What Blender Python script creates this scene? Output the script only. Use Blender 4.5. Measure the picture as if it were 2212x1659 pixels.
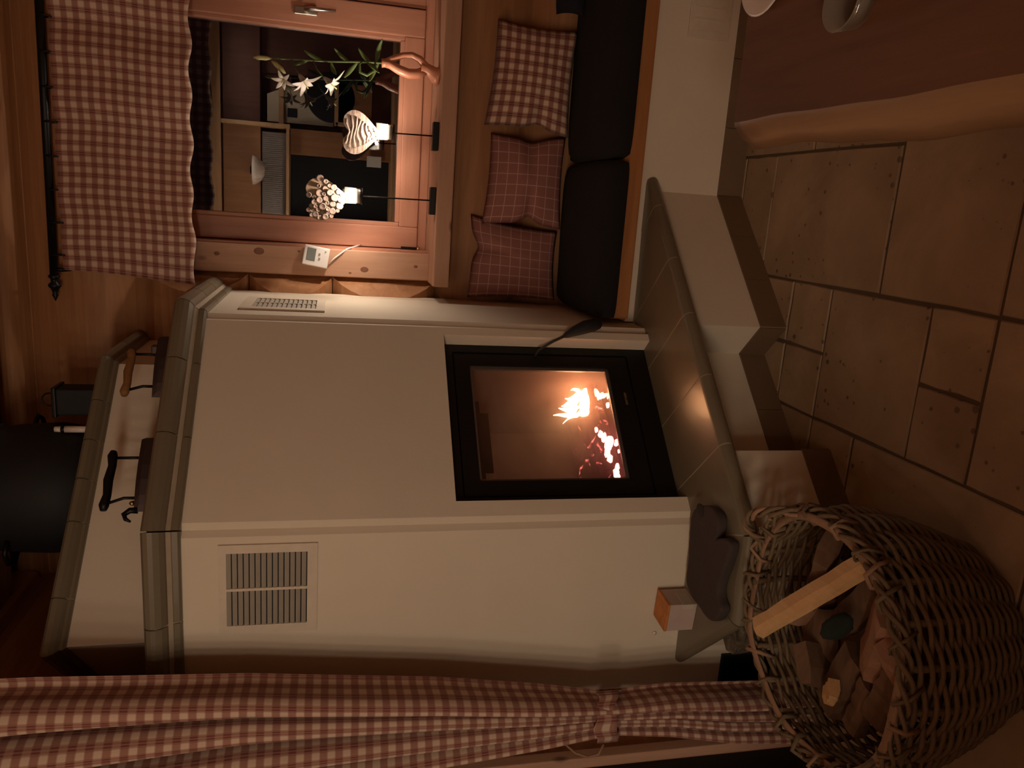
import bpy, bmesh, math, random
from mathutils import Vector, Matrix, noise
for o in list(bpy.data.objects): bpy.data.objects.remove(o, do_unlink=True)
SC = bpy.context.scene
COL = SC.collection
random.seed(7)
PI = math.pi; S2 = math.sqrt(.5)

# ---------------------------------------------------------------- camera, world, lights
def look_basis(pitch, roll, yaw):
    fw = Vector((-math.sin(yaw)*math.cos(pitch), math.cos(yaw)*math.cos(pitch), -math.sin(pitch)))
    r = Vector((math.cos(yaw), math.sin(yaw), 0)); d = fw.cross(r)
    R = math.cos(roll)*r - math.sin(roll)*d
    D = math.sin(roll)*r + math.cos(roll)*d
    return R, D, fw
R_, D_, F_ = look_basis(math.radians(13.3), math.radians(.97), math.radians(13.15))
cam = bpy.data.objects.new('camera', bpy.data.cameras.new('camera'))
COL.objects.link(cam)
# the phone was held sideways: the picture's x axis runs down the room
cam.matrix_world = Matrix(((D_.x, R_.x, -F_.x, 0), (D_.y, R_.y, -F_.y, 0), (D_.z, R_.z, -F_.z, 1.5), (0, 0, 0, 1)))
cam.data.sensor_width = 36; cam.data.sensor_fit = 'HORIZONTAL'; cam.data.lens = 1655*36/2212
cam.data.clip_start = .02
SC.camera = cam

W = bpy.data.worlds.new('night'); SC.world = W; W.use_nodes = True
W.node_tree.nodes['Background'].inputs[0].default_value = (.10, .13, .22, 1)
W.node_tree.nodes['Background'].inputs[1].default_value = .004
SC.view_settings.view_transform = 'Standard'; SC.view_settings.look = 'None'
SC.view_settings.exposure = 0; SC.view_settings.gamma = 1
SC.view_settings.use_curve_mapping = False

def lamp(name, kind, loc, energy, color, size=.05, target=None, **kw):
    d = bpy.data.lights.new(name, kind); d.energy = energy; d.color = color
    if kind == 'AREA':
        d.shape = 'RECTANGLE'; d.size = kw.get('sx', .5); d.size_y = kw.get('sy', .3)
    else: d.shadow_soft_size = size
    if kind == 'SPOT': d.spot_size = kw.get('angle', 1.2); d.spot_blend = kw.get('blend', .5)
    o = bpy.data.objects.new(name, d); COL.objects.link(o); o.location = loc
    if target: o.rotation_euler = (Vector(target)-Vector(loc)).to_track_quat('-Z', 'Y').to_euler()
    return o
WARM = (1.0, .82, .62)
lamp('dresser_fill', 'AREA', (.75, -1.30, 2.50), 4.6, (1, .82, .66), target=(.6, -2.05, 1.3), sx=1.6, sy=.15)  # unseen area light, added to brighten the dresser mirrored in the window
lamp('overhead_fill', 'POINT', (-.75, -.85, 2.62), 6.0, (1, .88, .70), .1)  # unseen point light, added as overhead fill for the room

# ---------------------------------------------------------------- materials
def hexc(c): return (c[0], c[1], c[2], 1)
class NT:
    def __init__(s, name):
        s.m = bpy.data.materials.new(name); s.m.use_nodes = True
        s.t = s.m.node_tree; s.n = s.t.nodes; s.l = s.t.links
        s.b = s.n['Principled BSDF']; s.out = s.n['Material Output']
    def new(s, t, **kw):
        n = s.n.new(t)
        for k, v in kw.items(): setattr(n, k, v)
        return n
    def link(s, a, b): s.l.new(a, b)
    def val(s, inp, v):
        if hasattr(v, 'node'): s.l.new(v, inp)
        else: inp.default_value = v
    def math(s, op, a, b=0.0, c=0.0):
        n = s.new('ShaderNodeMath', operation=op); s.val(n.inputs[0], a); s.val(n.inputs[1], b); s.val(n.inputs[2], c)
        return n.outputs[0]
    def mapping(s, scale=(1,1,1), kind='Object', rand=0, rot=(0,0,0)):
        tc = s.new('ShaderNodeTexCoord'); mp = s.new('ShaderNodeMapping'); v = tc.outputs[kind]
        if rand:
            oi = s.new('ShaderNodeObjectInfo'); sc = s.new('ShaderNodeVectorMath', operation='SCALE')
            cx = s.new('ShaderNodeCombineXYZ')
            for i in range(3): s.l.new(oi.outputs['Random'], cx.inputs[i])
            s.l.new(cx.outputs[0], sc.inputs[0]); sc.inputs['Scale'].default_value = rand
            ad = s.new('ShaderNodeVectorMath', operation='ADD'); s.l.new(v, ad.inputs[0]); s.l.new(sc.outputs[0], ad.inputs[1]); v = ad.outputs[0]
        s.l.new(v, mp.inputs[0]); mp.inputs['Scale'].default_value = scale; mp.inputs['Rotation'].default_value = rot
        return mp.outputs[0]
    def noise(s, vec, scale=5, detail=4, rough=.55, dist=0):
        n = s.new('ShaderNodeTexNoise'); s.l.new(vec, n.inputs['Vector'])
        n.inputs['Scale'].default_value = scale; n.inputs['Detail'].default_value = detail
        n.inputs['Roughness'].default_value = rough; n.inputs['Distortion'].default_value = dist
        return n.outputs['Fac']
    def ramp(s, fac, stops):
        n = s.new('ShaderNodeValToRGB'); s.l.new(fac, n.inputs[0]); e = n.color_ramp.elements
        while len(e) < len(stops): e.new(.5)
        for i, (p, c) in enumerate(stops): e[i].position = p; e[i].color = hexc(c) if hasattr(c, '__len__') else (c, c, c, 1)
        return n.outputs[0]
    def mix(s, fac, a, b):
        n = s.new('ShaderNodeMix', data_type='RGBA'); s.val(n.inputs[0], fac)
        s.val(n.inputs[6], a if hasattr(a, 'node') else hexc(a)); s.val(n.inputs[7], b if hasattr(b, 'node') else hexc(b))
        return n.outputs[2]
    def bump(s, h, strength=.3, dist=.01):
        n = s.new('ShaderNodeBump'); s.l.new(h, n.inputs['Height']); n.inputs['Strength'].default_value = strength
        n.inputs['Distance'].default_value = dist; s.l.new(n.outputs[0], s.b.inputs['Normal'])
    def base(s, c): s.val(s.b.inputs['Base Color'], c if hasattr(c, 'node') else hexc(c))
    def setp(s, **kw):
        for k, v in kw.items(): s.b.inputs[k.replace('_', ' ')].default_value = v
        return s

def simple(name, col, rough=.6, metal=0, var=.12, scale=30, bump=.1):
    k = NT(name); v = k.mapping((1,1,1), rand=3)
    n = k.noise(v, scale, 4)
    k.base(k.mix(n, [c*(1-var) for c in col], [min(1, c*(1+var)) for c in col]))
    k.setp(Roughness=rough, Metallic=metal)
    if bump: k.bump(n, bump, .004)
    return k.m
def wood(name, c1, c2, axis='x', rough=.55, knots=.6, knotscale=2.2, grain=1.0, dark=(.08,.03,.015)):
    k = NT(name)
    s = {'x': (.5, 7, 7), 'y': (7, .5, 7), 'z': (7, 7, .5), 'd': (.5, 7, 7)}[axis]
    rot = (0, 0, -PI/4) if axis == 'd' else (0, 0, 0)
    v = k.mapping([a*grain for a in s], rand=7, rot=rot)
    n1 = k.noise(v, 3.0, 6, .6, .6); n2 = k.noise(v, 14, 4, .7, .2)
    c = k.ramp(n1, [(.28, c1), (.72, c2)])
    c = k.mix(k.math('MULTIPLY', n2, .45), c, [a*.55 for a in c1])
    if knots:
        ks = {'x': (.55, 1.1, 1.1), 'y': (1.1, .55, 1.1), 'z': (1.1, 1.1, .55), 'd': (.55, 1.1, 1.1)}[axis]
        vk = k.mapping(ks, rand=5, rot=rot)
        vo = k.new('ShaderNodeTexVoronoi'); k.link(vk, vo.inputs['Vector']); vo.inputs['Scale'].default_value = knotscale*1.6
        f = k.ramp(vo.outputs['Distance'], [(.06, 1.0), (.14, 0.0)])
        c = k.mix(k.math('MULTIPLY', f, knots), c, dark)
    k.base(c); k.setp(Roughness=rough); k.b.inputs['Specular IOR Level'].default_value = .25; k.bump(n2, .12, .003)
    return k.m
M = {}
# painted lime plaster
k = NT('plaster'); v = k.mapping(); n = k.noise(v, 3, 5); n2 = k.noise(v, 60, 3)
k.base(k.mix(n, (.66, .575, .455), (.76, .665, .53))); k.setp(Roughness=.92); k.bump(k.math('ADD', k.math('MULTIPLY', n2, .3), n), .16, .012); M['plaster'] = k.m
# olive glazed stove tile
k = NT('olive_glaze'); v = k.mapping(rand=4); n = k.noise(v, 7, 5); n2 = k.noise(v, 40, 3)
k.base(k.mix(n, (.150, .124, .080), (.205, .168, .112))); k.setp(Roughness=.36, Coat_Weight=.25, Coat_Roughness=.2); k.bump(n2, .04, .004); M['glaze'] = k.m
M['joint'] = simple('tile_grout', (.40, .33, .24), .9)
# skirting tile
k = NT('skirting_glaze'); v = k.mapping(rand=4); n = k.noise(v, 6, 4)
k.base(k.mix(n, (.15, .095, .055), (.20, .13, .075))); k.setp(Roughness=.5); M['skirting'] = k.m
# travertine floor
k = NT('travertine'); v = k.mapping((1, 1, 1), rand=9); n = k.noise(v, 4, 6, .6, .4); n2 = k.noise(v, 26, 5, .7)
oi = k.new('ShaderNodeObjectInfo')
c = k.mix(k.ramp(n, [(.3, 0.0), (.7, 1.0)]), (.28, .195, .115), (.48, .35, .22)); c = k.mix(k.math('MULTIPLY', oi.outputs['Random'], .35), c, (.30, .19, .11))
vo = k.new('ShaderNodeTexVoronoi'); k.link(v, vo.inputs['Vector']); vo.inputs['Scale'].default_value = 26
pit = k.ramp(k.math('ADD', vo.outputs['Distance'], k.math('MULTIPLY', n, .9)), [(.51, 1.0), (.59, 0.0)])
c = k.mix(k.math('MULTIPLY', pit, .75), c, (.10, .055, .03)); k.base(c); k.setp(Roughness=.62)
k.bump(k.math('SUBTRACT', n2, pit), .18, .006); M['stone'] = k.m
M['grout'] = simple('floor_grout', (.11, .075, .045), .95)
M['log'] = wood('pine_log', (.33, .145, .062), (.50, .25, .115), 'x', knots=.6, knotscale=2.6)
M['log_y'] = wood('pine_log_side', (.33, .145, .062), (.50, .25, .115), 'y', knots=.5, knotscale=1.6)
M['trim_x'] = wood('pine_trim_across', (.48, .27, .172), (.61, .36, .245), 'x', knots=.75, knotscale=5.0)
M['trim_z'] = wood('pine_trim_upright', (.48, .27, .172), (.61, .36, .245), 'z', knots=.75, knotscale=5.0)
M['sash_x'] = wood('larch_sash_across', (.45, .20, .125), (.57, .27, .175), 'x', rough=.4, knots=0)
M['sash_z'] = wood('larch_sash_upright', (.45, .20, .125), (.57, .27, .175), 'z', rough=.4, knots=0)
M['bench'] = wood('bench_board', (.40, .15, .05), (.56, .25, .09), 'x', knots=.4)
M['table'] = wood('table_top', (.125, .052, .025), (.19, .082, .040), 'y', rough=.75, knots=.95, knotscale=2.6, dark=(.012, .006, .004))
M['table_edge'] = wood('table_edge', (.23, .115, .052), (.31, .165, .078), 'y', rough=.5, knots=.6)
M['cabinet'] = wood('kitchen_wood', (.34, .16, .075), (.46, .235, .115), 'z', knots=.5)
M['cabinet_light'] = wood('kitchen_wood_light', (.55, .33, .17), (.68, .44, .25), 'x', knots=.5)
M['dark_wood'] = wood('kitchen_dark_wood', (.14, .06, .042), (.20, .09, .065), 'z', knots=.3)
M['ceiling'] = wood('ceiling_board', (.36, .17, .075), (.5, .26, .12), 'y', knots=.5)
M['iron'] = simple('black_iron', (.012, .011, .011), .45, .6)
M['firebox_metal'] = simple('stove_door_steel', (.010, .0095, .010), .42, .3, bump=.02)
M['soot'] = simple('sooty_metal', (.03, .024, .02), .8)
M['glass_trim'] = simple('glass_trim', (.20, .17, .15), .4, .6, bump=0)
M['chrome'] = simple('brushed_metal', (.55, .53, .5), .3, 1.0, bump=0)
M['white_plastic'] = simple('white_plastic', (.78, .74, .72), .4, bump=0)
M['vent'] = simple('cream_vent', (.66, .575, .455), .6, bump=0)
M['vent_slat'] = simple('vent_slat', (.34, .30, .24), .6, bump=0)
M['display'] = simple('grey_display', (.035, .05, .035), .25, bump=0)
M['grey_key'] = simple('grey_key', (.28, .26, .25), .5, bump=0)
M['black_cloth'] = simple('black_cloth', (.0065, .005, .005), .95, scale=200, bump=.4)
M['navy_cloth'] = simple('navy_cloth', (.010, .010, .018), .95, scale=200, bump=.4)
M['mitt'] = simple('dark_leather', (.050, .033, .029), .85, scale=60, bump=.35)
M['mitt_tip'] = simple('leather_patch', (.025, .017, .017), .8, scale=60, bump=.3)
M['carton'] = simple('pale_carton', (.50, .38, .33), .8)
M['carton_orange'] = simple('orange_print', (.55, .20, .055), .7, var=.5, scale=45)
M['carton_torn'] = simple('torn_carton', (.52, .45, .35), .9)
M['wicker'] = simple('wicker', (.165, .108, .056), .75, var=.45, scale=50, bump=.4)
M['wicker_pale'] = simple('wicker_rim', (.29, .165, .095), .7, var=.2, scale=40, bump=.3)
M['split'] = wood('split_wood_pale', (.60, .34, .15), (.72, .46, .23), 'y', knots=0, grain=2)
M['split_mid'] = wood('split_wood_mid', (.36, .19, .115), (.48, .27, .17), 'y', knots=0, grain=2)
M['split_dark'] = wood('split_wood_dark', (.15, .085, .05), (.24, .14, .085), 'x', knots=.3, grain=2)
k = NT('bark'); v = k.mapping((1,1,3), rand=3); n = k.noise(v, 22, 6, .7, .8)
k.base(k.ramp(n, [(.35, (.05, .035, .022)), (.55, (.15, .115, .07)), (.72, (.34, .30, .22))])); k.setp(Roughness=.95); k.bump(n, .8, .02); M['bark'] = k.m
M['green_matte'] = simple('dark_green_matte', (.012, .020, .016), .95)
M['ceramic_pink'] = simple('terracotta_pink', (.52, .21, .12), .35, bump=.03)
M['stem'] = simple('leaf_green', (.085, .125, .035), .55)
M['bud'] = simple('bud_green', (.52, .50, .22), .6)
M['petal'] = simple('white_petal', (.50, .44, .39), .6, bump=.05)
M['porcelain'] = simple('white_porcelain', (.72, .62, .55), .3, bump=0)
M['wax'] = simple('candle_wax', (.45, .40, .33), .5, bump=0)
M['brass'] = simple('brass', (.55, .36, .14), .3, 1.0, bump=0)
M['iron_body'] = simple('old_iron', (.055, .034, .032), .5, .5)
M['handle_wood'] = wood('handle_wood', (.22, .10, .04), (.32, .16, .06), 'd', knots=0, grain=3)
M['cabinet_cream'] = simple('cream_painted', (.58, .50, .38), .7)
M['shutter'] = simple('grey_fluted', (.30, .27, .25), .6)
M['matte_black'] = simple('matte_black', (.006, .006, .007), .7, bump=0)
M['paper'] = simple('white_paper', (.8, .78, .76), .9, bump=0)
M['lettering'] = simple('gold_lettering', (.40, .30, .12), .4, .5, bump=0)
M['heart_bark'] = NT('birch_heart').m
k = NT('birch_heart'); v = k.mapping((1, 1, 7)); n = k.noise(v, 24, 5, .65, .6)
k.base(k.ramp(n, [(.38, (.12, .065, .04)), (.46, (.23, .16, .12)), (.8, (.29, .215, .17))])); k.setp(Roughness=.85); k.bump(n, .6, .006); M['heart_bark'] = k.m
k = NT('twig_slice'); v = k.mapping(rand=5); n = k.noise(v, 60, 4, .6)
k.base(k.mix(n, (.17, .112, .085), (.30, .21, .16))); k.setp(Roughness=.85); M['slice'] = k.m
M['slice_bark'] = simple('twig_bark', (.035, .022, .015), .95)
M['heart_edge'] = simple('heart_back_board', (.24, .16, .10), .8)

def gingham(name, p, cream, mid, red, soft=.07):
    k = NT(name); tc = k.new('ShaderNodeTexCoord'); sp = k.new('ShaderNodeSeparateXYZ'); k.link(tc.outputs['UV'], sp.inputs[0])
    def stripe(o):
        w = k.math('SINE', k.math('MULTIPLY', o, 2*PI/p)); return k.ramp(w, [(.5-soft*2.0, 0.0), (.5+soft*2.0, 1.0)]) if False else k.math('SMOOTH_MIN', 1.0, k.math('SMOOTH_MAX', 0.0, k.math('MULTIPLY_ADD', w, 1.5, .5), .1), .1)
    a = stripe(sp.outputs[0]); b = stripe(sp.outputs[1])
    s = k.math('MULTIPLY', k.math('ADD', a, b), .5)
    c = k.ramp(s, [(0.0, cream), (.5, mid), (1.0, red)])
    # woven pinstripes inside the dark bands
    def pin(o): return k.math('GREATER_THAN', k.math('SINE', k.math('MULTIPLY', o, 2*PI/p*5)), .2)
    pn = k.math('MULTIPLY', k.math('MULTIPLY', pin(sp.outputs[0]), a), .22)
    c = k.mix(pn, c, cream)
    v = k.new('ShaderNodeMapping'); k.link(tc.outputs['UV'], v.inputs[0]); n = k.noise(v.outputs[0], 500, 2)
    k.base(c); k.setp(Roughness=.95); k.b.inputs['Sheen Weight'].default_value = .1; k.bump(n, .25, .002)
    return k.m
M['gingham'] = gingham('red_gingham', .0395, (.60, .44, .33), (.34, .165, .12), (.185, .05, .036))
M['gingham_pillow'] = gingham('pillow_gingham', .044, (.66, .50, .38), (.33, .155, .115), (.155, .035, .025))
k = NT('red_windowpane_check'); tc = k.new('ShaderNodeTexCoord'); sp = k.new('ShaderNodeSeparateXYZ'); k.link(tc.outputs['UV'], sp.inputs[0])
def fine(o, p, w): return k.math('LESS_THAN', k.math('FRACT', k.math('DIVIDE', o, p)), w/p)
ln = k.math('MAXIMUM', fine(sp.outputs[0], .047, .0034), fine(sp.outputs[1], .047, .0034))
mp = k.new('ShaderNodeMapping'); k.link(tc.outputs['UV'], mp.inputs[0]); n = k.noise(mp.outputs[0], 260, 2)
c = k.mix(n, (.27, .105, .09), (.35, .15, .125)); c = k.mix(k.math('MULTIPLY', ln, .6), c, (.62, .45, .38))
k.base(c); k.setp(Roughness=.95); k.bump(n, .3, .002); M['check'] = k.m

def emit(name, col, s):
    k = NT(name); e = k.new('ShaderNodeEmission'); e.inputs[0].default_value = hexc(col); e.inputs[1].default_value = s
    k.link(e.outputs[0], k.out.inputs[0]); return k.m
M['candle_flame'] = emit('candle_flame', (1, .84, .70), 1650)
M['flame'] = None
def thin_glass(name, tint, refl, rough=0.0, haze=0.0, haze_col=(1,1,1)):
    k = NT(name); k.n.remove(k.b)
    t = k.new('ShaderNodeBsdfTransparent'); t.inputs[0].default_value = hexc(tint)
    g = k.new('ShaderNodeBsdfGlossy'); g.inputs['Roughness'].default_value = rough
    lw = k.new('ShaderNodeLayerWeight'); lw.inputs[0].default_value = .12
    f = k.math('ADD', k.math('MULTIPLY', lw.outputs['Facing'], .35), refl)
    mx = k.new('ShaderNodeMixShader'); k.link(f, mx.inputs[0]); k.link(t.outputs[0], mx.inputs[1]); k.link(g.outputs[0], mx.inputs[2])
    o = mx.outputs[0]
    if haze:
        d = k.new('ShaderNodeBsdfTranslucent'); d.inputs[0].default_value = hexc(haze_col)
        m2 = k.new('ShaderNodeMixShader'); m2.inputs[0].default_value = haze; k.link(o, m2.inputs[1]); k.link(d.outputs[0], m2.inputs[2]); o = m2.outputs[0]
    k.link(o, k.out.inputs[0]); return k.m
M['window_glass'] = thin_glass('window_glass', (.9, .93, .95), .16)
M['cup_glass'] = thin_glass('candle_glass', (.95, .94, .92), .06, .05, .010, (.8, .75, .68))
M['stove_glass'] = thin_glass('stove_glass', (.93, .88, .84), .02, .02, .09, (.75, .48, .42))
M['tumbler'] = thin_glass('drinking_glass', (.85, .86, .82), .09, .04, .45, (.75, .72, .64))
# fire: hotter and whiter at the foot of the tongue
k = NT('fire'); k.n.remove(k.b); v = k.mapping(); n = k.noise(v, 22, 4, .6, .5)
e = k.new('ShaderNodeEmission'); k.link(k.ramp(n, [(.25, (1, .30, .12)), (.5, (1, .52, .24)), (.7, (1, .68, .36))]), e.inputs[0]); e.inputs[1].default_value = 26
k.link(e.outputs[0], k.out.inputs[0]); M['flame'] = k.m
k = NT('embers'); v = k.mapping(); n = k.noise(v, 20, 5, .65, 1.2)
k.base((.05, .03, .025)); k.setp(Roughness=.95)
gl = k.ramp(n, [(.57, 0.0), (.66, 1.0)]); k.link(k.ramp(n, [(.57, (1, .07, .08)), (.70, (1, .34, .26))]), k.b.inputs['Emission Color'])
k.link(k.math('MULTIPLY', gl, 2.2), k.b.inputs['Emission Strength']); M['ember'] = k.m
k = NT('fireclay'); v = k.mapping(); n = k.noise(v, 5, 4); k.base(k.mix(n, (.12, .088, .078), (.24, .18, .16))); k.setp(Roughness=.95); M['fireclay'] = k.m
M['ember_hot'] = emit('glowing_ember', (1, .34, .30), 6)

# ---------------------------------------------------------------- mesh helpers
WORLD = {}
def link(name, me, mat, parent=None, smooth=False):
    o = bpy.data.objects.new(name, me); COL.objects.link(o)
    if mat: me.materials.append(M[mat] if isinstance(mat, str) else mat)
    if parent:
        o.parent = parent; o.matrix_parent_inverse = Matrix.Translation(-WORLD.get(parent.name, Vector((0,0,0))))
    if smooth:
        for p in me.polygons: p.use_smooth = True
    WORLD[o.name] = Vector((0, 0, 0))
    return o
def from_bm(name, bm, mat, parent=None, smooth=False):
    me = bpy.data.meshes.new(name); bmesh.ops.recalc_face_normals(bm, faces=bm.faces[:]); bm.to_mesh(me); bm.free()
    return link(name, me, mat, parent, smooth)
def pydata(name, vs, fs, mat, parent=None, smooth=False, recalc=True):
    me = bpy.data.meshes.new(name); me.from_pydata([tuple(v) for v in vs], [], fs)
    if recalc:
        bm = bmesh.new(); bm.from_mesh(me); bmesh.ops.recalc_face_normals(bm, faces=bm.faces[:]); bm.to_mesh(me); bm.free()
    return link(name, me, mat, parent, smooth)
def thing(name, label, cat, loc, group=None, kind=None):
    o = bpy.data.objects.new(name, None); COL.objects.link(o); o.location = loc; o.empty_display_size = .05
    WORLD[o.name] = Vector(loc)
    tag(o, label, cat, group, kind); return o
def tag(o, label=None, cat=None, group=None, kind=None):
    if label: o['label'] = label
    if cat: o['category'] = cat
    if group: o['group'] = group
    if kind: o['kind'] = kind
    return o
def recentre(o):
    me = o.data; xs = [v.co for v in me.vertices]
    c = Vector(((min(v.x for v in xs)+max(v.x for v in xs))/2, (min(v.y for v in xs)+max(v.y for v in xs))/2, min(v.z for v in xs)))
    me.transform(Matrix.Translation(-c)); o.location = c; WORLD[o.name] = c; return o
def box_bm(bm, c, s, rot=None, bev=0):
    r = bmesh.ops.create_cube(bm, size=1); vs = r['verts']
    bmesh.ops.scale(bm, vec=s, verts=vs)
    if bev:
        es = list({e for v in vs for e in v.link_edges})
        rb = bmesh.ops.bevel(bm, geom=es, offset=bev, segments=2, affect='EDGES', profile=.6); vs = list({v for f in rb['faces'] for v in f.verts} | {v for v in vs if v.is_valid})
    if rot is not None: bmesh.ops.rotate(bm, cent=(0,0,0), matrix=rot, verts=vs)
    bmesh.ops.translate(bm, vec=c, verts=vs)
def box(name, lo, hi, mat, parent=None, bev=0.0, rot=None):
    bm = bmesh.new(); lo = Vector(lo); hi = Vector(hi)
    box_bm(bm, (lo+hi)/2, hi-lo, rot, bev); return from_bm(name, bm, mat, parent)
def obox(name, c, s, yaw, mat, parent=None, bev=0.0, pitch=0):
    bm = bmesh.new(); box_bm(bm, c, s, Matrix.Rotation(yaw, 3, 'Z') @ Matrix.Rotation(pitch, 3, 'X'), bev); return from_bm(name, bm, mat, parent)
def prism_bm(bm, poly, z0, z1):
    n = len(poly); a = [bm.verts.new((p[0], p[1], z0)) for p in poly]; b = [bm.verts.new((p[0], p[1], z1)) for p in poly]
    bm.faces.new(a[::-1]); bm.faces.new(b)
    for i in range(n): bm.faces.new((a[i], a[(i+1)%n], b[(i+1)%n], b[i]))
def tube_bm(bm, pts, r, n=8, closed=False, squash=1.0, up=None):
    pts = [Vector(p) for p in pts]; N = len(pts); rs = r if hasattr(r, '__len__') else [r]*N; rings = []; prev = None
    for i, p in enumerate(pts):
        t = (pts[(i+1) % N]-pts[i-1]) if closed else (pts[min(i+1, N-1)]-pts[max(i-1, 0)])
        t.normalize()
        a = prev if prev is not None else Vector(up or ((0,0,1) if abs(t.z) < .9 else (1,0,0)))
        x = a-t*a.dot(t); x.normalize(); y = t.cross(x); prev = x
        rings.append([bm.verts.new(p+x*math.cos(2*PI*j/n)*rs[i]+y*math.sin(2*PI*j/n)*rs[i]*squash) for j in range(n)])
    for i in range(N if closed else N-1):
        A = rings[i]; B = rings[(i+1) % N]
        for j in range(n): bm.faces.new((A[j], A[(j+1)%n], B[(j+1)%n], B[j]))
    if not closed: bm.faces.new(rings[0][::-1]); bm.faces.new(rings[-1])
def tube(name, pts, r, mat, parent=None, n=8, closed=False, squash=1.0, up=None):
    bm = bmesh.new(); tube_bm(bm, pts, r, n, closed, squash, up); return from_bm(name, bm, mat, parent, True)
def lathe_bm(bm, prof, c, n=24):
    rings = []
    for r, z in prof:
        if r < 1e-5: rings.append([bm.verts.new((c[0], c[1], c[2]+z))])
        else: rings.append([bm.verts.new((c[0]+r*math.cos(2*PI*j/n), c[1]+r*math.sin(2*PI*j/n), c[2]+z)) for j in range(n)])
    for A, B in zip(rings, rings[1:]):
        for j in range(n):
            q = (j+1) % n
            if len(A) == 1 and len(B) == 1: continue
            if len(A) == 1: bm.faces.new((A[0], B[q], B[j]))
            elif len(B) == 1: bm.faces.new((A[j], A[q], B[0]))
            else: bm.faces.new((A[j], A[q], B[q], B[j]))
def lathe(name, prof, c, mat, parent=None, n=24, smooth=True):
    bm = bmesh.new(); lathe_bm(bm, prof, c, n); return from_bm(name, bm, mat, parent, smooth)
def grid(name, fn, nu, nv, mat, parent=None, uv=None, thick=0, smooth=True):
    vs = [fn(i/nu, j/nv) for j in range(nv+1) for i in range(nu+1)]
    fs = [(j*(nu+1)+i, j*(nu+1)+i+1, (j+1)*(nu+1)+i+1, (j+1)*(nu+1)+i) for j in range(nv) for i in range(nu)]
    me = bpy.data.meshes.new(name); me.from_pydata([tuple(v) for v in vs], [], fs)
    if uv:
        L = me.uv_layers.new(name='UV')
        for p in me.polygons:
            for li in p.loop_indices:
                vi = me.loops[li].vertex_index; i = vi % (nu+1); j = vi//(nu+1); L.data[li].uv = uv(i/nu, j/nv)
    o = link(name, me, mat, parent, smooth)
    if thick:
        m = o.modifiers.new('thickness', 'SOLIDIFY'); m.thickness = thick; m.offset = 0
    return o
def merge(objs_bm): pass

# ---------------------------------------------------------------- room shell
ZC = 2.78
fl = box('floor', (-1.9, -2.2, -.10), (2.4, 3.5, -.004), 'grout'); tag(fl, kind='structure')
# cut stone tiles in a mixed-size pattern on a 207 mm module
CELL = .2075; X0 = -.165; Y0 = 1.6725
occ = set()
def put(ix, iy, w, h):
    for a in range(w):
        for b in range(h): occ.add((ix+a, iy+b))
    g = .0045
    x0 = X0+ix*CELL+g; x1 = X0+(ix+w)*CELL-g; y0 = Y0+iy*CELL+g; y1 = Y0+(iy+h)*CELL-g
    pts = []
    for (ax, ay), (bx, by) in zip([(x0,y0),(x1,y0),(x1,y1),(x0,y1)], [(x1,y0),(x1,y1),(x0,y1),(x0,y0)]):
        for t in (0, .33, .66):
            pts.append((ax+(bx-ax)*t+random.uniform(-.002,.002), ay+(by-ay)*t+random.uniform(-.002,.002)))
    cx = (x0+x1)/2; cy = (y0+y1)/2; hz = random.uniform(0, .0016)
    n = len(pts); vs = [(p[0]-cx, p[1]-cy, -.02) for p in pts]+[(p[0]-cx, p[1]-cy, -.0035+hz) for p in pts]
    ins = [(p[0]-cx-.003*math.copysign(1, p[0]-cx)*(1 if abs(abs(p[0]-cx)-(x1-x0)/2) < .01 else 0), p[1]-cy-.003*math.copysign(1, p[1]-cy)*(1 if abs(abs(p[1]-cy)-(y1-y0)/2) < .01 else 0), hz) for p in pts]
    vs += ins
    fs = [tuple(range(2*n, 3*n))]
    for i in range(n):
        q = (i+1) % n; fs += [(i, q, n+q, n+i), (n+i, n+q, 2*n+q, 2*n+i)]
    o = pydata('tile', vs, fs, 'stone', fl); o.location = (cx, cy, 0)
for t in [(-2,0,2,2), (0,-1,3,2), (0,1,2,3), (0,4,2,1), (-1,2,1,1), (-2,2,1,1), (-1,3,1,2), (-3,2,1,2), (-1,-1,1,1), (-2,-2,2,1), (-2,-1,1,1), (-4,-2,2,3), (-4,1,2,1),
          (0,-3,2,2), (-2,-5,2,3), (2,1,2,2), (2,-3,1,2), (3,-1,2,2), (-5,-1,1,2), (-6,-3,2,2), (-7,-1,2,2)]: put(*t)
sizes = [(2,3), (3,2), (2,2), (2,1), (1,2), (1,1)]
for iy in range(-10, 6):
    for ix in range(-7, 10):
        if (ix, iy) in occ: continue
        for w, h in random.sample(sizes, 5)+[(1,1)]:
            if all((ix+a, iy+b) not in occ and ix+a < 10 and iy+b < 6 for a in range(w) for b in range(h)):
                put(ix, iy, w, h); break

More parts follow.
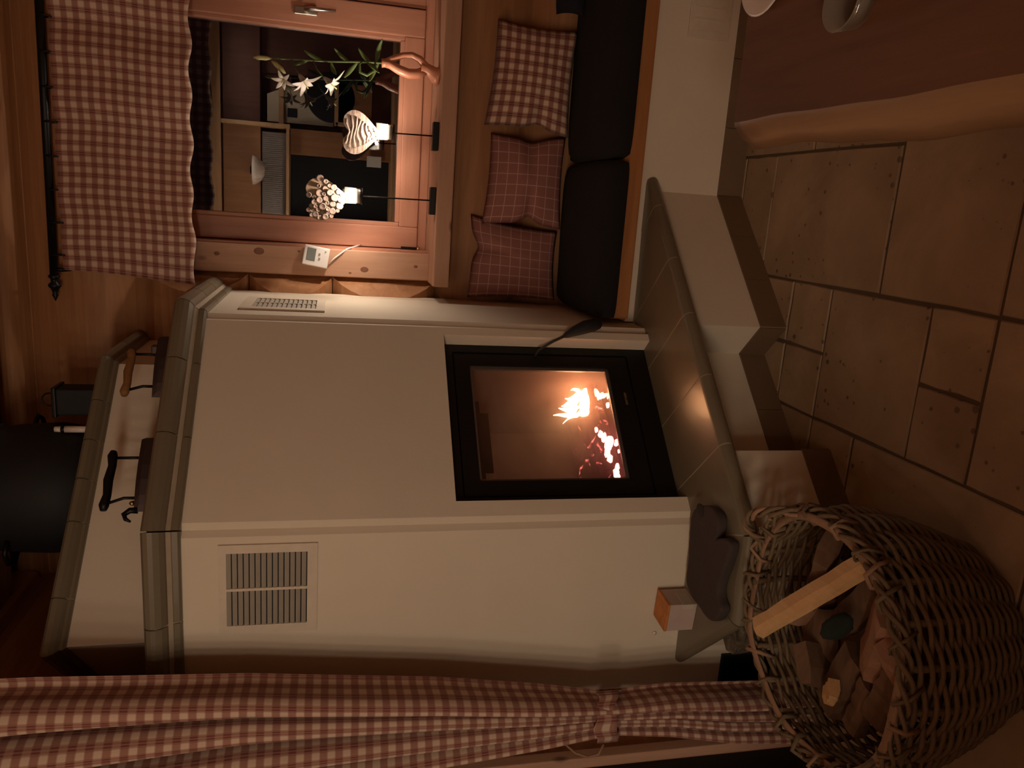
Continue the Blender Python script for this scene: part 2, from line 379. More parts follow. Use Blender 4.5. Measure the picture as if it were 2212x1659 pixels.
# window wall of stacked round logs, planed off towards the window
wb = box('wall_back', (-1.75, 3.305, 0), (-.32, 3.6, ZC), 'log'); tag(wb, kind='structure')
for nm, lo, hi in (('wall_core', (-.32, 3.305, 0), (1.0, 3.6, 1.03)), ('wall_core', (-.32, 3.305, 2.2), (1.0, 3.6, ZC)), ('wall_core', (1.0, 3.305, 0), (2.4, 3.6, ZC))):
    box(nm, lo, hi, 'log', wb)
def log(z0, z1, xl, xr, bev_l=False, bev_r=False, prot=.078, flat=0.0, dy=0.0):
    n = 12; vs = []; fs = []; gap = .004
    for i in range(n+1):
        t = i/n*2-1; z = (z0+z1)/2+t*(z1-z0-gap)/2
        p = prot*max(0, 1-t*t)**.85
        if flat: p = min(p, prot*flat)
        y = 3.305-p-dy
        vs += [(xl+(p if bev_l else 0), y, z), (xr-(p if bev_r else 0), y, z)]
    b = len(vs); vs += [(xl, 3.307, z0+gap/2), (xr, 3.307, z0+gap/2), (xr, 3.307, z1-gap/2), (xl, 3.307, z1-gap/2)]
    for i in range(n): fs.append((2*i, 2*i+1, 2*i+3, 2*i+2))
    fs.append(tuple([2*i for i in range(n+1)]+[b+3, b])); fs.append(tuple([2*i+1 for i in range(n, -1, -1)]+[b+1, b+2]))
    fs.append((b, b+1, b+2, b+3)); fs.append((b, b+1, 1, 0)); fs.append((b+2, b+3, 2*n, 2*n+1))
    # subdivide lengthwise so the curve shades smoothly
    o = pydata('log', vs, fs, 'log', wb); return o
ZJ = [.37, .72, 1.075, 1.50, 1.83, 2.22, 2.64, ZC+.2]
for a, b in zip([0]+ZJ, ZJ):
    if b <= 1.08 or a >= 2.6: log(a, min(b, ZC) if b < ZC+.1 else ZC, -1.7, 2.3, prot=.078 if b < 1 or a > 2 else .06)
    elif a >= 2.2: log(a, b, -1.7, 2.3, prot=.07)
    else:
        log(a, b, -1.7, -.324, bev_r=True, dy=.024); log(a, b, 1.0, 2.3, bev_l=True)
wl = box('wall_left', (-1.9, 1.93, 0), (-1.62, 3.5, ZC), 'log_y'); tag(wl, kind='structure')
box('wall_core', (-1.9, -2.2, 0), (-1.62, .75, ZC), 'log_y', wl); box('wall_core', (-1.9, .75, 2.15), (-1.62, 1.93, ZC), 'log_y', wl)
for a, b in zip([0]+ZJ, ZJ):
    b = min(b, ZC)
    n = 8; vs = []
    for i in range(n+1):
        t = i/n*2-1; z = (a+b)/2+t*(b-a-.004)/2; p = .05*math.sqrt(max(0, 1-abs(t)**2.6))
        vs += [(-1.62+p, 2.0, z), (-1.62+p, 3.23, z)]
    m = len(vs); vs += [(-1.63, 2.0, a), (-1.63, 3.23, a), (-1.63, 3.23, b), (-1.63, 2.0, b)]
    fs = [(2*i, 2*i+1, 2*i+3, 2*i+2) for i in range(n)]+[tuple([2*i for i in range(n+1)]+[m+3, m]), tuple([2*i+1 for i in range(n, -1, -1)]+[m+1, m+2])]
    pydata('log', vs, fs, 'log_y', wl)
tag(box('wall_right', (2.3, -2.2, 0), (2.5, 3.5, ZC), 'log_y'), kind='structure')
tag(box('wall_front', (-1.9, -2.3, 0), (2.5, -2.06, ZC), 'cabinet'), kind='structure')
ce = box('ceiling', (-1.9, -2.3, ZC+.02), (2.5, 3.6, ZC+.15), 'ceiling'); tag(ce, kind='structure')
for i in range(29):
    x = -1.62+i*.14; box('ceiling_board', (x+.002, -2.06, ZC), (x+.138, 3.3, ZC+.022), 'ceiling', ce, .004)
box('ceiling_beam', (-1.62, 2.90, ZC-.10), (2.3, 3.05, ZC), 'log', ce, .01)

# ---------------------------------------------------------------- glazed door on the left
dr = thing('door_1', None, None, (-1.64, 1.35, 0), kind='structure')
for nm, lo, hi in (('door_jamb', (-1.70, 1.885, .0), (-1.598, 1.925, 2.15)), ('door_jamb', (-1.70, .75, .0), (-1.598, .79, 2.15)), ('door_head', (-1.70, .79, 2.11), (-1.598, 1.885, 2.15))):
    box(nm, lo, hi, 'trim_z', dr, .004)
box('door_stile', (-1.68, 1.79, .02), (-1.63, 1.88, 2.10), 'matte_black', dr, .004)
box('door_stile', (-1.68, .80, .02), (-1.63, .89, 2.10), 'matte_black', dr, .004)
box('door_rail', (-1.68, .89, .02), (-1.63, 1.79, .14), 'matte_black', dr, .004)
box('door_rail', (-1.68, .89, 2.01), (-1.63, 1.79, 2.10), 'matte_black', dr, .004)
box('door_pane', (-1.662, .885, .135), (-1.648, 1.795, 2.015), 'window_glass', dr)
box('door_threshold', (-1.75, .75, -.01), (-1.56, 1.93, .02), 'cabinet', dr, .004)

# ---------------------------------------------------------------- window
wi = thing('window_1', None, None, (.28, 3.3, 1.02), kind='structure')
YC = 3.268
box('casing_board', (-.32, YC, 1.104), (-.208, 3.31, 2.36), 'trim_z', wi, .004)
box('casing_board', (.885, YC, 1.104), (.998, 3.31, 2.36), 'trim_z', wi, .004)
box('sill_board', (-.325, 3.088, 1.043), (1.00, 3.42, 1.106), 'trim_x', wi, .005)
box('casing_board', (-.345, YC, 2.36), (1.02, 3.31, 2.44), 'trim_x', wi, .004)
box('reveal_board', (-.216, 3.30, 1.100), (-.200, 3.46, 2.36), 'sash_z', wi)
box('reveal_board', (.877, 3.30, 1.100), (.893, 3.46, 2.36), 'sash_z', wi)
box('reveal_board', (-.216, 3.30, 2.35), (.893, 3.46, 2.37), 'sash_x', wi)
M['knot'] = simple('pine_knot', (.19, .075, .04), .6, var=.3, scale=90, bump=0)
for kx, kz, kr in ((-.232, 1.79, .017), (-.224, 1.635, .005), (-.285, 1.372, .014), (-.302, 1.43, .005), (-.262, 1.16, .007), (-.25, 1.95, .009)):
    bm = bmesh.new(); lathe_bm(bm, [(0, .0008), (kr*.8, .0007), (kr, 0), (0, -.001)], (0, 0, 0), 14)
    bm.transform(Matrix.Translation((kx, YC, kz)) @ Matrix.Rotation(PI/2, 4, 'X') @ Matrix.Diagonal((.85, 1.2, 1, 1))); from_bm('knot', bm, 'knot', wi)
YS = 3.395
box('frame_rail', (-.200, YS+.012, 1.1065), (.877, 3.47, 1.146), 'sash_x', wi, .003)
box('frame_rail', (-.200, YS+.012, 2.30), (.877, 3.47, 2.35), 'sash_x', wi, .003)
box('frame_stile', (.775, YS+.012, 1.146), (.877, 3.47, 2.30), 'sash_z', wi, .003)
sash_l = box('sash_stile', (-.197, YS, 1.146), (-.105, 3.455, 2.285), 'sash_z', wi, .005)
box('sash_stile', (.660, YS, 1.146), (.768, 3.455, 2.285), 'sash_z', wi, .005)
box('sash_rail', (-.105, YS+.001, 1.146), (.660, 3.455, 1.226), 'sash_x', wi, .005)
box('sash_rail', (-.105, YS+.001, 2.19), (.660, 3.455, 2.285), 'sash_x', wi, .005)
for nm, lo, hi, m in (('glazing_bead', (-.107, YS+.008, 1.226), (-.088, 3.44, 2.19), 'sash_z'), ('glazing_bead', (.644, YS+.008, 1.226), (.662, 3.44, 2.19), 'sash_z'),
                      ('glazing_bead', (-.088, YS+.009, 1.224), (.644, 3.44, 1.244), 'sash_x'), ('glazing_bead', (-.088, YS+.009, 2.172), (.644, 3.44, 2.192), 'sash_x')):
    box(nm, lo, hi, m, wi, .004)
box('pane', (-.092, 3.430, 1.240), (.648, 3.434, 2.176), 'window_glass', wi)
hd = box('window_handle', (.692, YS-.012, 1.575), (.722, YS, 1.665), 'chrome', wi, .003)
bm = bmesh.new(); tube_bm(bm, [(.707, YS-.01, 1.62), (.707, YS-.045, 1.62), (.709, YS-.05, 1.60), (.712, YS-.05, 1.505)], [.008, .008, .009, .007], 8)
from_bm('handle_lever', bm, 'chrome', hd, True)
hg = box('hinge', (-.203, YS-.012, 1.148), (-.188, YS, 1.215), 'iron', wi, .003)
lathe('hinge_pin', [(0, 0), (.009, 0), (.009, .012), (0, .014)], (-.196, YS-.008, 1.134), 'brass', hg, 10)

# ---------------------------------------------------------------- tiled masonry stove
st = thing('masonry_stove', 'cream plastered corner stove with olive tile ledges and a burning fire behind glass', 'stove', (-.9, 2.3, 0))
F12 = (-.905, 2.065); F23 = (-.39, 2.58)
def dpt(t, d, z):   # along the diagonal front, d = depth behind it
    return Vector((F12[0]+t*S2-d*S2, F12[1]+t*S2+d*S2, z))
LD = .7283
# body shell with the fire opening left out of the diagonal face
bm = bmesh.new(); ZT = 1.90
def quad(a, b, z0, z1):
    va = [bm.verts.new((*a, z0)), bm.verts.new((*b, z0)), bm.verts.new((*b, z1)), bm.verts.new((*a, z1))]; bm.faces.new(va)
T0, T1, ZO0, ZO1, DP = .071, .677, .34, 1.132, .058
def dq(t0, t1, z0, z1, d0=0, d1=0):
    bm.faces.new([bm.verts.new(dpt(t0, d0, z0)), bm.verts.new(dpt(t1, d1, z0)), bm.verts.new(dpt(t1, d1, z1)), bm.verts.new(dpt(t0, d0, z1))])
quad((-1.61, 2.065), F12, 0, ZT); quad(F23, (-.39, 3.25), 0, ZT)
dq(0, T0, 0, ZT); dq(T1, LD, 0, ZT); dq(T0, T1, 0, ZO0); dq(T0, T1, ZO1, ZT)
dq(T0, T0, ZO0, ZO1, 0, DP+.03); dq(T1, T1, ZO0, ZO1, 0, DP+.03)
for z in (ZO0, ZO1): bm.faces.new([bm.verts.new(p) for p in (dpt(T0, 0, z), dpt(T1, 0, z), dpt(T1, DP+.03, z), dpt(T0, DP+.03, z))])
bm.faces.new([bm.verts.new((x, y, ZT)) for x, y in ((-1.61, 2.065), F12, F23, (-.39, 3.25), (-1.61, 3.25))])
bmesh.ops.remove_doubles(bm, verts=bm.verts[:], dist=.0004)
bv = [e for e in bm.edges if abs(e.verts[0].co.z-e.verts[1].co.z) > .3 and any((Vector(e.verts[0].co.xy)-Vector(c)).length < .01 for c in (F12, F23))]
bmesh.ops.bevel(bm, geom=bv, offset=.022, segments=4, affect='EDGES')
from_bm('plaster_body', bm, 'plaster', st)
# ledges: glazed tiles with a moulded edge, one object per tile
def off(a, n, o): return (a[0]+n[0]*o, a[1]+n[1]*o)
def ledge(path, normals, prof, joints, name, inner, zb, mat='glaze'):
    """path corners, outward normals per segment, profile (outward, z), joints = per segment list of positions"""
    K = len(path)-1
    def miter(i):
        if i == 0: n = normals[0]; return Vector(n)
        if i == K: return Vector(normals[-1])
        a = Vector(normals[i-1]); b = Vector(normals[i]); m = (a+b).normalized(); return m/m.dot(a)
    for s in range(K):
        A = Vector(path[s]); B = Vector(path[s+1]); L = (B-A).length; d = (B-A)/L
        ts = [0]+joints[s]+[L]
        for i in range(len(ts)-1):
            ends = []
            for t, corner in ((ts[i], s if i == 0 else None), (ts[i+1], s+1 if i == len(ts)-2 else None)):
                P = A+d*t; m = miter(corner) if corner is not None else Vector(normals[s])
                g = .0022*(1 if t == ts[i] else -1)
                ends.append([(P.x+d.x*g+m.x*o, P.y+d.y*g+m.y*o, z) for o, z in prof])
            n = len(prof); vs = ends[0]+ends[1]
            fs = [(j, j+1, n+j+1, n+j) for j in range(n-1)]+[(n-1, 0, n, 2*n-1), tuple(range(n)), tuple(range(2*n-1, n-1, -1))]
            o = pydata(name, vs, fs, mat, st)
            for p in o.data.polygons[:n-1]: p.use_smooth = False
NF1 = (0, -1); NF2 = (S2, -S2); NF3 = (1, 0)
prof = [(-.05, 1.888), (.010, 1.888), (.016, 1.894), (.018, 1.908), (.012, 1.914), (.016, 1.919), (.030, 1.925), (.042, 1.935), (.049, 1.950), (.050, 1.962), (.046, 1.974), (.036, 1.981), (-.05, 1.983)]
ledge([(-1.61, 2.065), F12, F23, (-.39, 3.25)], [NF1, NF2, NF3], prof, [[.185, .44], [.278, .53], [.24, .46]], 'ledge_tile', .05, 1.89)
jp = [(-.04, 1.890), (.009, 1.890), (.014, 1.91), (.026, 1.926), (.044, 1.95), (.040, 1.972), (-.04, 1.979)]
ledge([(-1.61, 2.065), F12, F23, (-.39, 3.25)], [NF1, NF2, NF3], jp, [[], [], []], 'ledge_grout', .05, 1.89, 'joint')
bm = bmesh.new(); prism_bm(bm, [(-1.61, 2.1), (-.92, 2.1), (-.43, 2.59), (-.43, 3.25), (-1.61, 3.25)], 1.89, 1.981); from_bm('top_slab', bm, 'glaze', st)
# upper tier
U0 = (-1.27, 2.125); U1 = (-.605, 2.79)
bm = bmesh.new(); prism_bm(bm, [U0, U1, (-.605, 3.25), (-1.61, 3.25), (-1.61, 2.465)], 1.975, 2.215); from_bm('upper_body', bm, 'plaster', st)
NE = (-S2, -S2)
prof2 = [(-.05, 2.204), (.008, 2.204), (.014, 2.210), (.014, 2.218), (.026, 2.226), (.034, 2.238), (.034, 2.252), (.026, 2.260), (-.05, 2.263)]
UP = [(-1.61, 2.465), U0, U1, (-.605, 3.25)]
ledge(UP, [NE, NF2, NF3], prof2, [[.24], [.13, .36, .50, .635, .78], [.23]], 'upper_ledge_tile', .05, 2.2)
ledge(UP, [NE, NF2, NF3], [(-.04, 2.206), (.007, 2.206), (.011, 2.216), (.028, 2.238), (.028, 2.252), (-.04, 2.260)], [[], [], []], 'upper_ledge_grout', .05, 2.2, 'joint')
bm = bmesh.new(); prism_bm(bm, [(-1.25, 2.15), (-.63, 2.77), (-.63, 3.25), (-1.6, 3.25), (-1.6, 2.5)], 2.20, 2.2615); from_bm('upper_slab', bm, 'glaze', st)

# hearth ledge tiles
HZ = .385
def bull(b): return [(-b, .337), (-.020, .337)]+[(-.022+.025*math.cos(PI*(i/12-.5)), .361+.024*math.sin(PI*(i/12-.5))) for i in range(13)]+[(-b, .385)]
C0 = Vector((-.825, 1.75)); HE = Vector((.154, 2.729)); C1 = Vector((-1.10, 1.75)); C2 = Vector((-1.412, 2.062))
def htile(P0, V0, b0, P1, V1, b1, g0=.0022, g1=.0022):
    P0 = Vector(P0); P1 = Vector(P1); d = (P1-P0).normalized(); P0 = P0+d*g0; P1 = P1-d*g1
    e = []
    for P, V, b in ((P0, Vector(V0), b0), (P1, Vector(V1), b1)):
        e.append([(P.x-V.x*max(o, -b), P.y-V.y*max(o, -b), z) for o, z in bull(b)])
    n = len(e[0]); vs = e[0]+e[1]
    fs = [(j, j+1, n+j+1, n+j) for j in range(n-1)]+[(n-1, 0, n, 2*n-1), tuple(range(n)), tuple(range(2*n-1, n-1, -1))]
    o = pydata('hearth_tile', vs, fs, 'glaze', st)
INd = (-S2, S2); mi = Vector((-.4142, 1)); mi2 = Vector((.4142, 1))
JX = [-.825, -.624, -.455, -.287, -.121, .052, .150]
for a, b in zip(JX, JX[1:]):
    pa = (a, 1.75+(a+.825)); pb = (b, 1.75+(b+.825))
    ba = min(.36, (2.727-pa[1])/S2); bb = min(.36, (2.727-pb[1])/S2)
    htile(pa, mi if a == -.825 else INd, .30 if a == -.825 else ba, pb, INd, max(bb, .022))
htile((-1.10, 1.75), mi2, .30, (-.825, 1.75), mi, .30)
htile((-1.412, 2.062), (1, .0), .03, (-1.10, 1.75), mi2, .30)
bm = bmesh.new(); prism_bm(bm, [(-1.06, 1.77), (-.835, 1.77), (.115, 2.722), (-.40, 2.722), (-.92, 2.2), (-1.36, 2.06)], .341, .3838); from_bm('hearth_bed', bm, 'joint', st)
_b = bull
def bull(b): return [(o-.0012 if o > -b else o, z-.0008 if z > .36 else z+.0008) for o, z in _b(b)]
n0 = len(bpy.data.objects); _h0 = set(bpy.data.objects)
htile((-.825, 1.75), mi, .30, (.150, 2.725), INd, .022); htile((-1.10, 1.75), mi2, .30, (-.825, 1.75), mi, .30)
for o in set(bpy.data.objects)-_h0: o.name = 'hearth_grout'; o.data.materials.clear(); o.data.materials.append(M['joint'])
bull = _b

# plastered plinth under the hearth with the wood niche
PB = .0
bm = bmesh.new()
base = [(-1.10, 1.80), (-.832, 1.80), (-.655, 1.977), (-.655-.16*S2, 1.977+.16*S2), (-.327-.16*S2, 2.305+.16*S2), (-.327, 2.305), (.103, 2.729), (-.36, 2.729), (-.9, 2.2), (-1.36, 2.06)]
prism_bm(bm, base, .097, .338); from_bm('hearth_plinth', bm, 'plaster', st)
def skirt(path, parent, thick=.006, zt=.097):
    for a, b in zip(path, path[1:]):
        a = Vector(a); b = Vector(b); L = (b-a).length; n = max(1, round(L/.24)); d = (b-a)/L; nn = Vector((d.y, -d.x))
        for i in range(n):
            p = a+d*(L*i/n+.001); q = a+d*(L*(i+1)/n-.001)
            bm = bmesh.new(); prism_bm(bm, [p+nn*thick, q+nn*thick, q-nn*.01, p-nn*.01], 0, zt); from_bm('skirting_tile', bm, 'skirting', parent)
skirt([base[0], base[1], base[2], base[3], base[4], base[5], base[6]], st)
bm = bmesh.new(); prism_bm(bm, base, 0, .0965); from_bm('plinth_core', bm, 'joint', st)

# fire door, set back in its plaster reveal
fz = DP
def dprism(name, tz, d0, d1, mat, parent, bev=0):
    bm = bmesh.new(); a = [bm.verts.new(dpt(t, d0, z)) for t, z in tz]; b = [bm.verts.new(dpt(t, d1, z)) for t, z in tz]
    bm.faces.new(a); bm.faces.new(b[::-1]); n = len(tz)
    for i in range(n): bm.faces.new((a[i], b[i], b[(i+1)%n], a[(i+1)%n]))
    return from_bm(name, bm, mat, parent)
def rect(t0, z0, t1, z1): return [(t0, z0), (t1, z0), (t1, z1), (t0, z1)]
G0, G1, GZ0, GZ1 = .163, .598, .537, 1.040
fd = dprism('fire_door', rect(T0, .386, T1, .46), fz, fz+.03, 'firebox_metal', st)
dprism('door_rail', rect(T0, ZO1-.035, T1, ZO1), fz, fz+.03, 'firebox_metal', fd)
dprism('door_stile', rect(T0, .46, T0+.035, ZO1-.035), fz, fz+.03, 'firebox_metal', fd)
dprism('door_stile', rect(T1-.030, .46, T1, ZO1-.035), fz, fz+.03, 'firebox_metal', fd)
# inner leaf
for nm, r in (('leaf_bottom', rect(T0+.040, .464, T1-.034, GZ0)), ('leaf_top', rect(T0+.040, GZ1, T1-.034, ZO1-.040)), ('leaf_side', rect(T0+.040, GZ0, G0, GZ1)), ('leaf_side', rect(G1, GZ0, T1-.034, GZ1))):
    dprism(nm, r, fz+.004, fz+.03, 'firebox_metal', fd)
for nm, r in (('glass_strip', rect(G0, GZ0, G0+.010, GZ1)), ('glass_strip', rect(G1-.012, GZ0, G1, GZ1)), ('glass_strip', rect(G0, GZ0, G1, GZ0+.012)), ('glass_strip', rect(G0, GZ1-.008, G1, GZ1))):
    dprism(nm, r, fz+.012, fz+.02, 'glass_trim', fd)
dprism('door_glass', rect(G0, GZ0, G1, GZ1), fz+.020, fz+.024, 'stove_glass', fd)
# maker's lettering on the lower rail
cu = bpy.data.curves.new('maker_lettering', 'FONT'); cu.body = 'SPARTHERM'; cu.size = .0125; cu.extrude = .0004; cu.align_x = 'CENTER'
tmp = bpy.data.objects.new('t', cu); COL.objects.link(tmp); bpy.context.view_layer.update()
me = bpy.data.meshes.new_from_object(tmp.evaluated_get(bpy.context.evaluated_depsgraph_get())); bpy.data.objects.remove(tmp, do_unlink=True)
tx = Vector((S2, S2, 0)); nz = Vector((S2, -S2, 0)); o0 = dpt(.470, fz+.0035, .490)
me.transform(Matrix(((tx.x*.72, 0, nz.x, o0.x), (tx.y*.72, 0, nz.y, o0.y), (0, 1, 0, o0.z), (0, 0, 0, 1))))
link('maker_lettering', me, 'lettering', fd)
# loop handle: flat stem and black oval grip leaning out of the door
hn = thing_stub = tube('door_handle', [dpt(.640, fz, .802), dpt(.648, fz-.022, .795), dpt(.668, fz-.05, .745), dpt(.684, fz-.07, .695)], [.0045, .005, .0055, .0055], 'soot', fd, 8, squash=.6)
tube('handle_grip', [dpt(.678, fz-.064, .712), dpt(.683, fz-.069, .70), dpt(.694, fz-.080, .67), dpt(.706, fz-.088, .635), dpt(.714, fz-.092, .60), dpt(.717, fz-.092, .578), dpt(.717, fz-.092, .570)], [.004, .011, .019, .024, .023, .015, .004], 'matte_black', hn, 12)
# fire chamber
bm = bmesh.new(); d0 = fz+.032; d1 = .50
fr = [dpt(.13, d0, .50), dpt(.635, d0, .50), dpt(.635, d0, 1.08), dpt(.13, d0, 1.08)]; bk = [dpt(.20, d1, .50), dpt(.565, d1, .50), dpt(.565, d1, 1.08), dpt(.20, d1, 1.08)]
a = [bm.verts.new(p) for p in fr]; b = [bm.verts.new(p) for p in bk]
bm.faces.new(b)
for i in range(4): bm.faces.new((a[i], a[(i+1)%4], b[(i+1)%4], b[i]))
ch = from_bm('fire_chamber', bm, 'fireclay', st)
dprism('baffle_plate', rect(.22, .985, .545, 1.0), .22, .49, 'soot', ch)
dprism('baffle_plate', rect(.27, .955, .50, .985), .225, .235, 'soot', ch)
k = NT('glow_volume'); k.n.remove(k.b)  # haze volume added so the flames' glow spreads through the chamber
vs_ = k.new('ShaderNodeVolumePrincipled'); vs_.inputs['Color'].default_value = (.95, .85, .80, 1); nz_ = k.noise(k.mapping(), 7, 3)
k.link(k.math('MULTIPLY', k.math('MAXIMUM', k.math('SUBTRACT', nz_, .30), 0.0), 9.0), vs_.inputs['Density']); k.link(vs_.outputs[0], k.out.inputs['Volume']); M['glow_haze'] = k.m
sm_ = dprism('glow_haze', [(.20, .60), (.57, .60), (.57, .95), (.20, .95)], .11, .46, 'glow_haze', None)
tag(sm_, 'thin haze added to carry the fire glow above the logs', 'glow_haze', kind='stuff'); recentre(sm_)
def rough_log(name, p0, p1, r, mat, parent=None, n=9, seg=8, seed=0, half=False):
    rnd = random.Random(seed); p0 = Vector(p0); p1 = Vector(p1); t = (p1-p0).normalized()
    x = t.cross(Vector((0,0,1))); x = x.normalized() if x.length > .05 else Vector((1,0,0)); y = t.cross(x)
    bm = bmesh.new(); rings = []
    shape = [1+rnd.uniform(-.22, .18) for _ in range(n)]
    if half:
        for j in range(n):
            if j < n//2: shape[j] *= .55
    for i in range(seg+1):
        c = p0+(p1-p0)*i/seg+x*rnd.uniform(-.004,.004)+y*rnd.uniform(-.004,.004)
        rings.append([bm.verts.new(c+(x*math.cos(2*PI*j/n)+y*math.sin(2*PI*j/n))*r*(shape[j]+rnd.uniform(-.05,.05))) for j in range(n)])
    for A, B in zip(rings, rings[1:]):
        for j in range(n): bm.faces.new((A[j], A[(j+1)%n], B[(j+1)%n], B[j]))
    bm.faces.new(rings[0][::-1]); bm.faces.new(rings[-1])
    return from_bm(name, bm, mat, parent)
# burning logs lie in the chamber: things of their own
for i, (a, b, r, m, lab) in enumerate([
    (dpt(.23, .19, .555), dpt(.60, .24, .565), .048, 'ember', 'glowing charred log lying across the stove fire behind the glass'),
    (dpt(.22, .33, .56), dpt(.54, .36, .57), .05, 'ember', 'charred log behind the front one at the back of the fire')]):
    o = rough_log('burning_log', a, b, r, m, None, 11, 10, 40+i); tag(o, lab, 'log', 'logs burning in the stove'); recentre(o)
em = [(.205, .140, .548, .011), (.222, .138, .552, .013), (.243, .136, .545, .010), (.275, .136, .565, .012), (.295, .134, .572, .012), (.318, .132, .566, .015), (.338, .130, .556, .016), (.352, .130, .575, .012), (.366, .130, .586, .010), (.385, .132, .596, .008), (.33, .126, .535, .010), (.30, .130, .530, .006), (.50, .16, .525, .008), (.53, .15, .522, .006)]
bm = bmesh.new()
for i, (t, d, z, r) in enumerate(em):
    rr = bmesh.ops.create_icosphere(bm, subdivisions=2, radius=r, matrix=Matrix.Translation(dpt(t, d, z)) @ Matrix.Diagonal((1.4, 1, .8, 1)))
    for v in rr['verts']: v.co += Vector(noise.noise_vector(v.co*90))*r*.45
o = from_bm('ember_heap', bm, 'ember_hot'); tag(o, 'pink glowing embers along the front of the burning log', 'embers', kind='stuff'); recentre(o)
# flame tongues
def tongue(bm, base, tip, w, th, seed):
    rnd = random.Random(seed); base = Vector(base); tip = Vector(tip); ax = Vector((S2, S2, 0)); dp = Vector((-S2, S2, 0))
    rings = []; n = 10; K = 9
    for i in range(K+1):
        s = i/K; ww = w*(math.sin(min(1, s*1.6+.42)*PI/1.0) if s < .36 else (1-s)**.8*1.15)*1.0
        ww = max(ww, .0008); c = base.lerp(tip, s)+ax*math.sin(s*5+seed)*.012*s
        rings.append([bm.verts.new(c+ax*math.cos(2*PI*j/n)*ww+dp*math.sin(2*PI*j/n)*ww*th) for j in range(n)])
    for A, B in zip(rings, rings[1:]):
        for j in range(n): bm.faces.new((A[j], A[(j+1)%n], B[(j+1)%n], B[j]))
    bm.faces.new(rings[0][::-1]); bm.faces.new(rings[-1])
bm = bmesh.new()
for i, (t, z, tt, tz, w) in enumerate([(.515, .600, .505, .700, .027), (.535, .602, .530, .682, .022), (.495, .604, .478, .712, .024), (.475, .606, .445, .735, .017), (.55, .600, .556, .655, .016), (.462, .61, .43, .705, .010)]):
    tongue(bm, dpt(t, .15, z), dpt(tt, .16, tz), w, .55, i)
f1 = from_bm('flame', bm, 'flame', None, True); tag(f1, 'bright white yellow flame leaping above the stove log', 'flame', 'flames in the stove'); recentre(f1)
bm = bmesh.new(); tongue(bm, dpt(.535, .13, .575), dpt(.52, .13, .525), .017, .5, 9); tongue(bm, dpt(.515, .13, .57), dpt(.525, .13, .545), .012, .5, 3)
f2 = from_bm('flame', bm, 'flame', None, True); tag(f2, 'small yellow flame licking below the right end of the log', 'flame', 'flames in the stove'); recentre(f2)

# warm air vents
def vent(nm, lab, O, ux, w, h, nrm, cols, rows, margin, parent, slat_tilt):
    O = Vector(O); ux = Vector(ux); uz = Vector((0,0,1)); nv = Vector(nrm)
    def vbox(name, x0, z0, x1, z1, d0, d1, mat, par):
        bm = bmesh.new(); p = [O+ux*x+uz*z for x, z in ((x0,z0),(x1,z0),(x1,z1),(x0,z1))]
        a = [bm.verts.new(q+nv*d0) for q in p]; b = [bm.verts.new(q+nv*d1) for q in p]
        bm.faces.new(a); bm.faces.new(b)
        for i in range(4): bm.faces.new((a[i], a[(i+1)%4], b[(i+1)%4], b[i]))
        return from_bm(name, bm, mat, par)
    mx, mz0, mz1 = margin
    fr = vbox(nm, 0, 0, w, mz0, .0, .007, 'vent', parent)
    tag(fr, lab)
    vbox('vent_rim', 0, h-mz1, w, h, 0, .007, 'vent', fr); vbox('vent_rim', 0, mz0, mx, h-mz1, 0, .007, 'vent', fr); vbox('vent_rim', w-mx, mz0, w, h-mz1, 0, .007, 'vent', fr)
    vbox('vent_back', mx, mz0, w-mx, h-mz1, .0003, .001, 'matte_black', fr)
    cw = (w-2*mx)/cols
    for c in range(1, cols): vbox('vent_bar', mx+c*cw-.004, mz0, mx+c*cw+.004, h-mz1, .001, .007, 'vent', fr)
    rh = (h-mz0-mz1)/rows; proto = None
    for c in range(cols):
        x0 = mx+c*cw+(.0045 if c else 0); x1 = mx+(c+1)*cw-(.0045 if c < cols-1 else 0)
        for r in range(rows):
            z0 = mz0+r*rh; bm = bmesh.new()
            # a slat leaning outwards at its lower edge
            pr = [(.0012, z0+rh*.98), (.0062, z0+rh*.98), (.0066, z0+rh*.86), (.0032, z0+rh*.22), (.0012, z0+rh*.26)] if slat_tilt else [(.001, z0+rh*.9), (.006, z0+rh*.8), (.006, z0+rh*.45), (.001, z0+rh*.55)]
            a = [bm.verts.new(O+ux*x0+uz*z+nv*d) for d, z in pr]; b = [bm.verts.new(O+ux*x1+uz*z+nv*d) for d, z in pr]
            n = len(pr); bm.faces.new(a); bm.faces.new(b)
            for i in range(n): bm.faces.new((a[i], a[(i+1)%n], b[(i+1)%n], b[i]))
            from_bm('slat', bm, 'vent_slat', fr)
vent('vent_grille', 'square cream grille with two columns of slats', (-1.219, 2.065, 1.528), (1, 0, 0), .270, .266, (0, -1, 0), 2, 14, (.025, .028, .021), st, True)
vent('vent_grille', 'narrow cream grille on the side of the stove', (-.39, 2.700, 1.525), (0, 1, 0), .317, .280, (1, 0, 0), 2, 13, (.045, .03, .035), st, True)
bv_ = box('soot_grille', (-1.505, 2.055, .03), (-1.395, 2.066, .215), 'matte_black', st); tag(bv_, 'black floor level air grille')
for i in range(12): box('grille_bar', (-1.502+i*.009, 2.049, .035), (-1.4985+i*.009, 2.056, .21), 'iron', bv_)
lathe('wall_plug', [(0, -.001), (.007, 0), (.007, .003), (0, .005)], (0, 0, 0), 'porcelain', st, 12)
wp = bpy.data.objects['wall_plug']; wp.data.transform(Matrix.Translation((-1.302, 2.0645, .467)) @ Matrix.Rotation(PI/2, 4, 'X'))

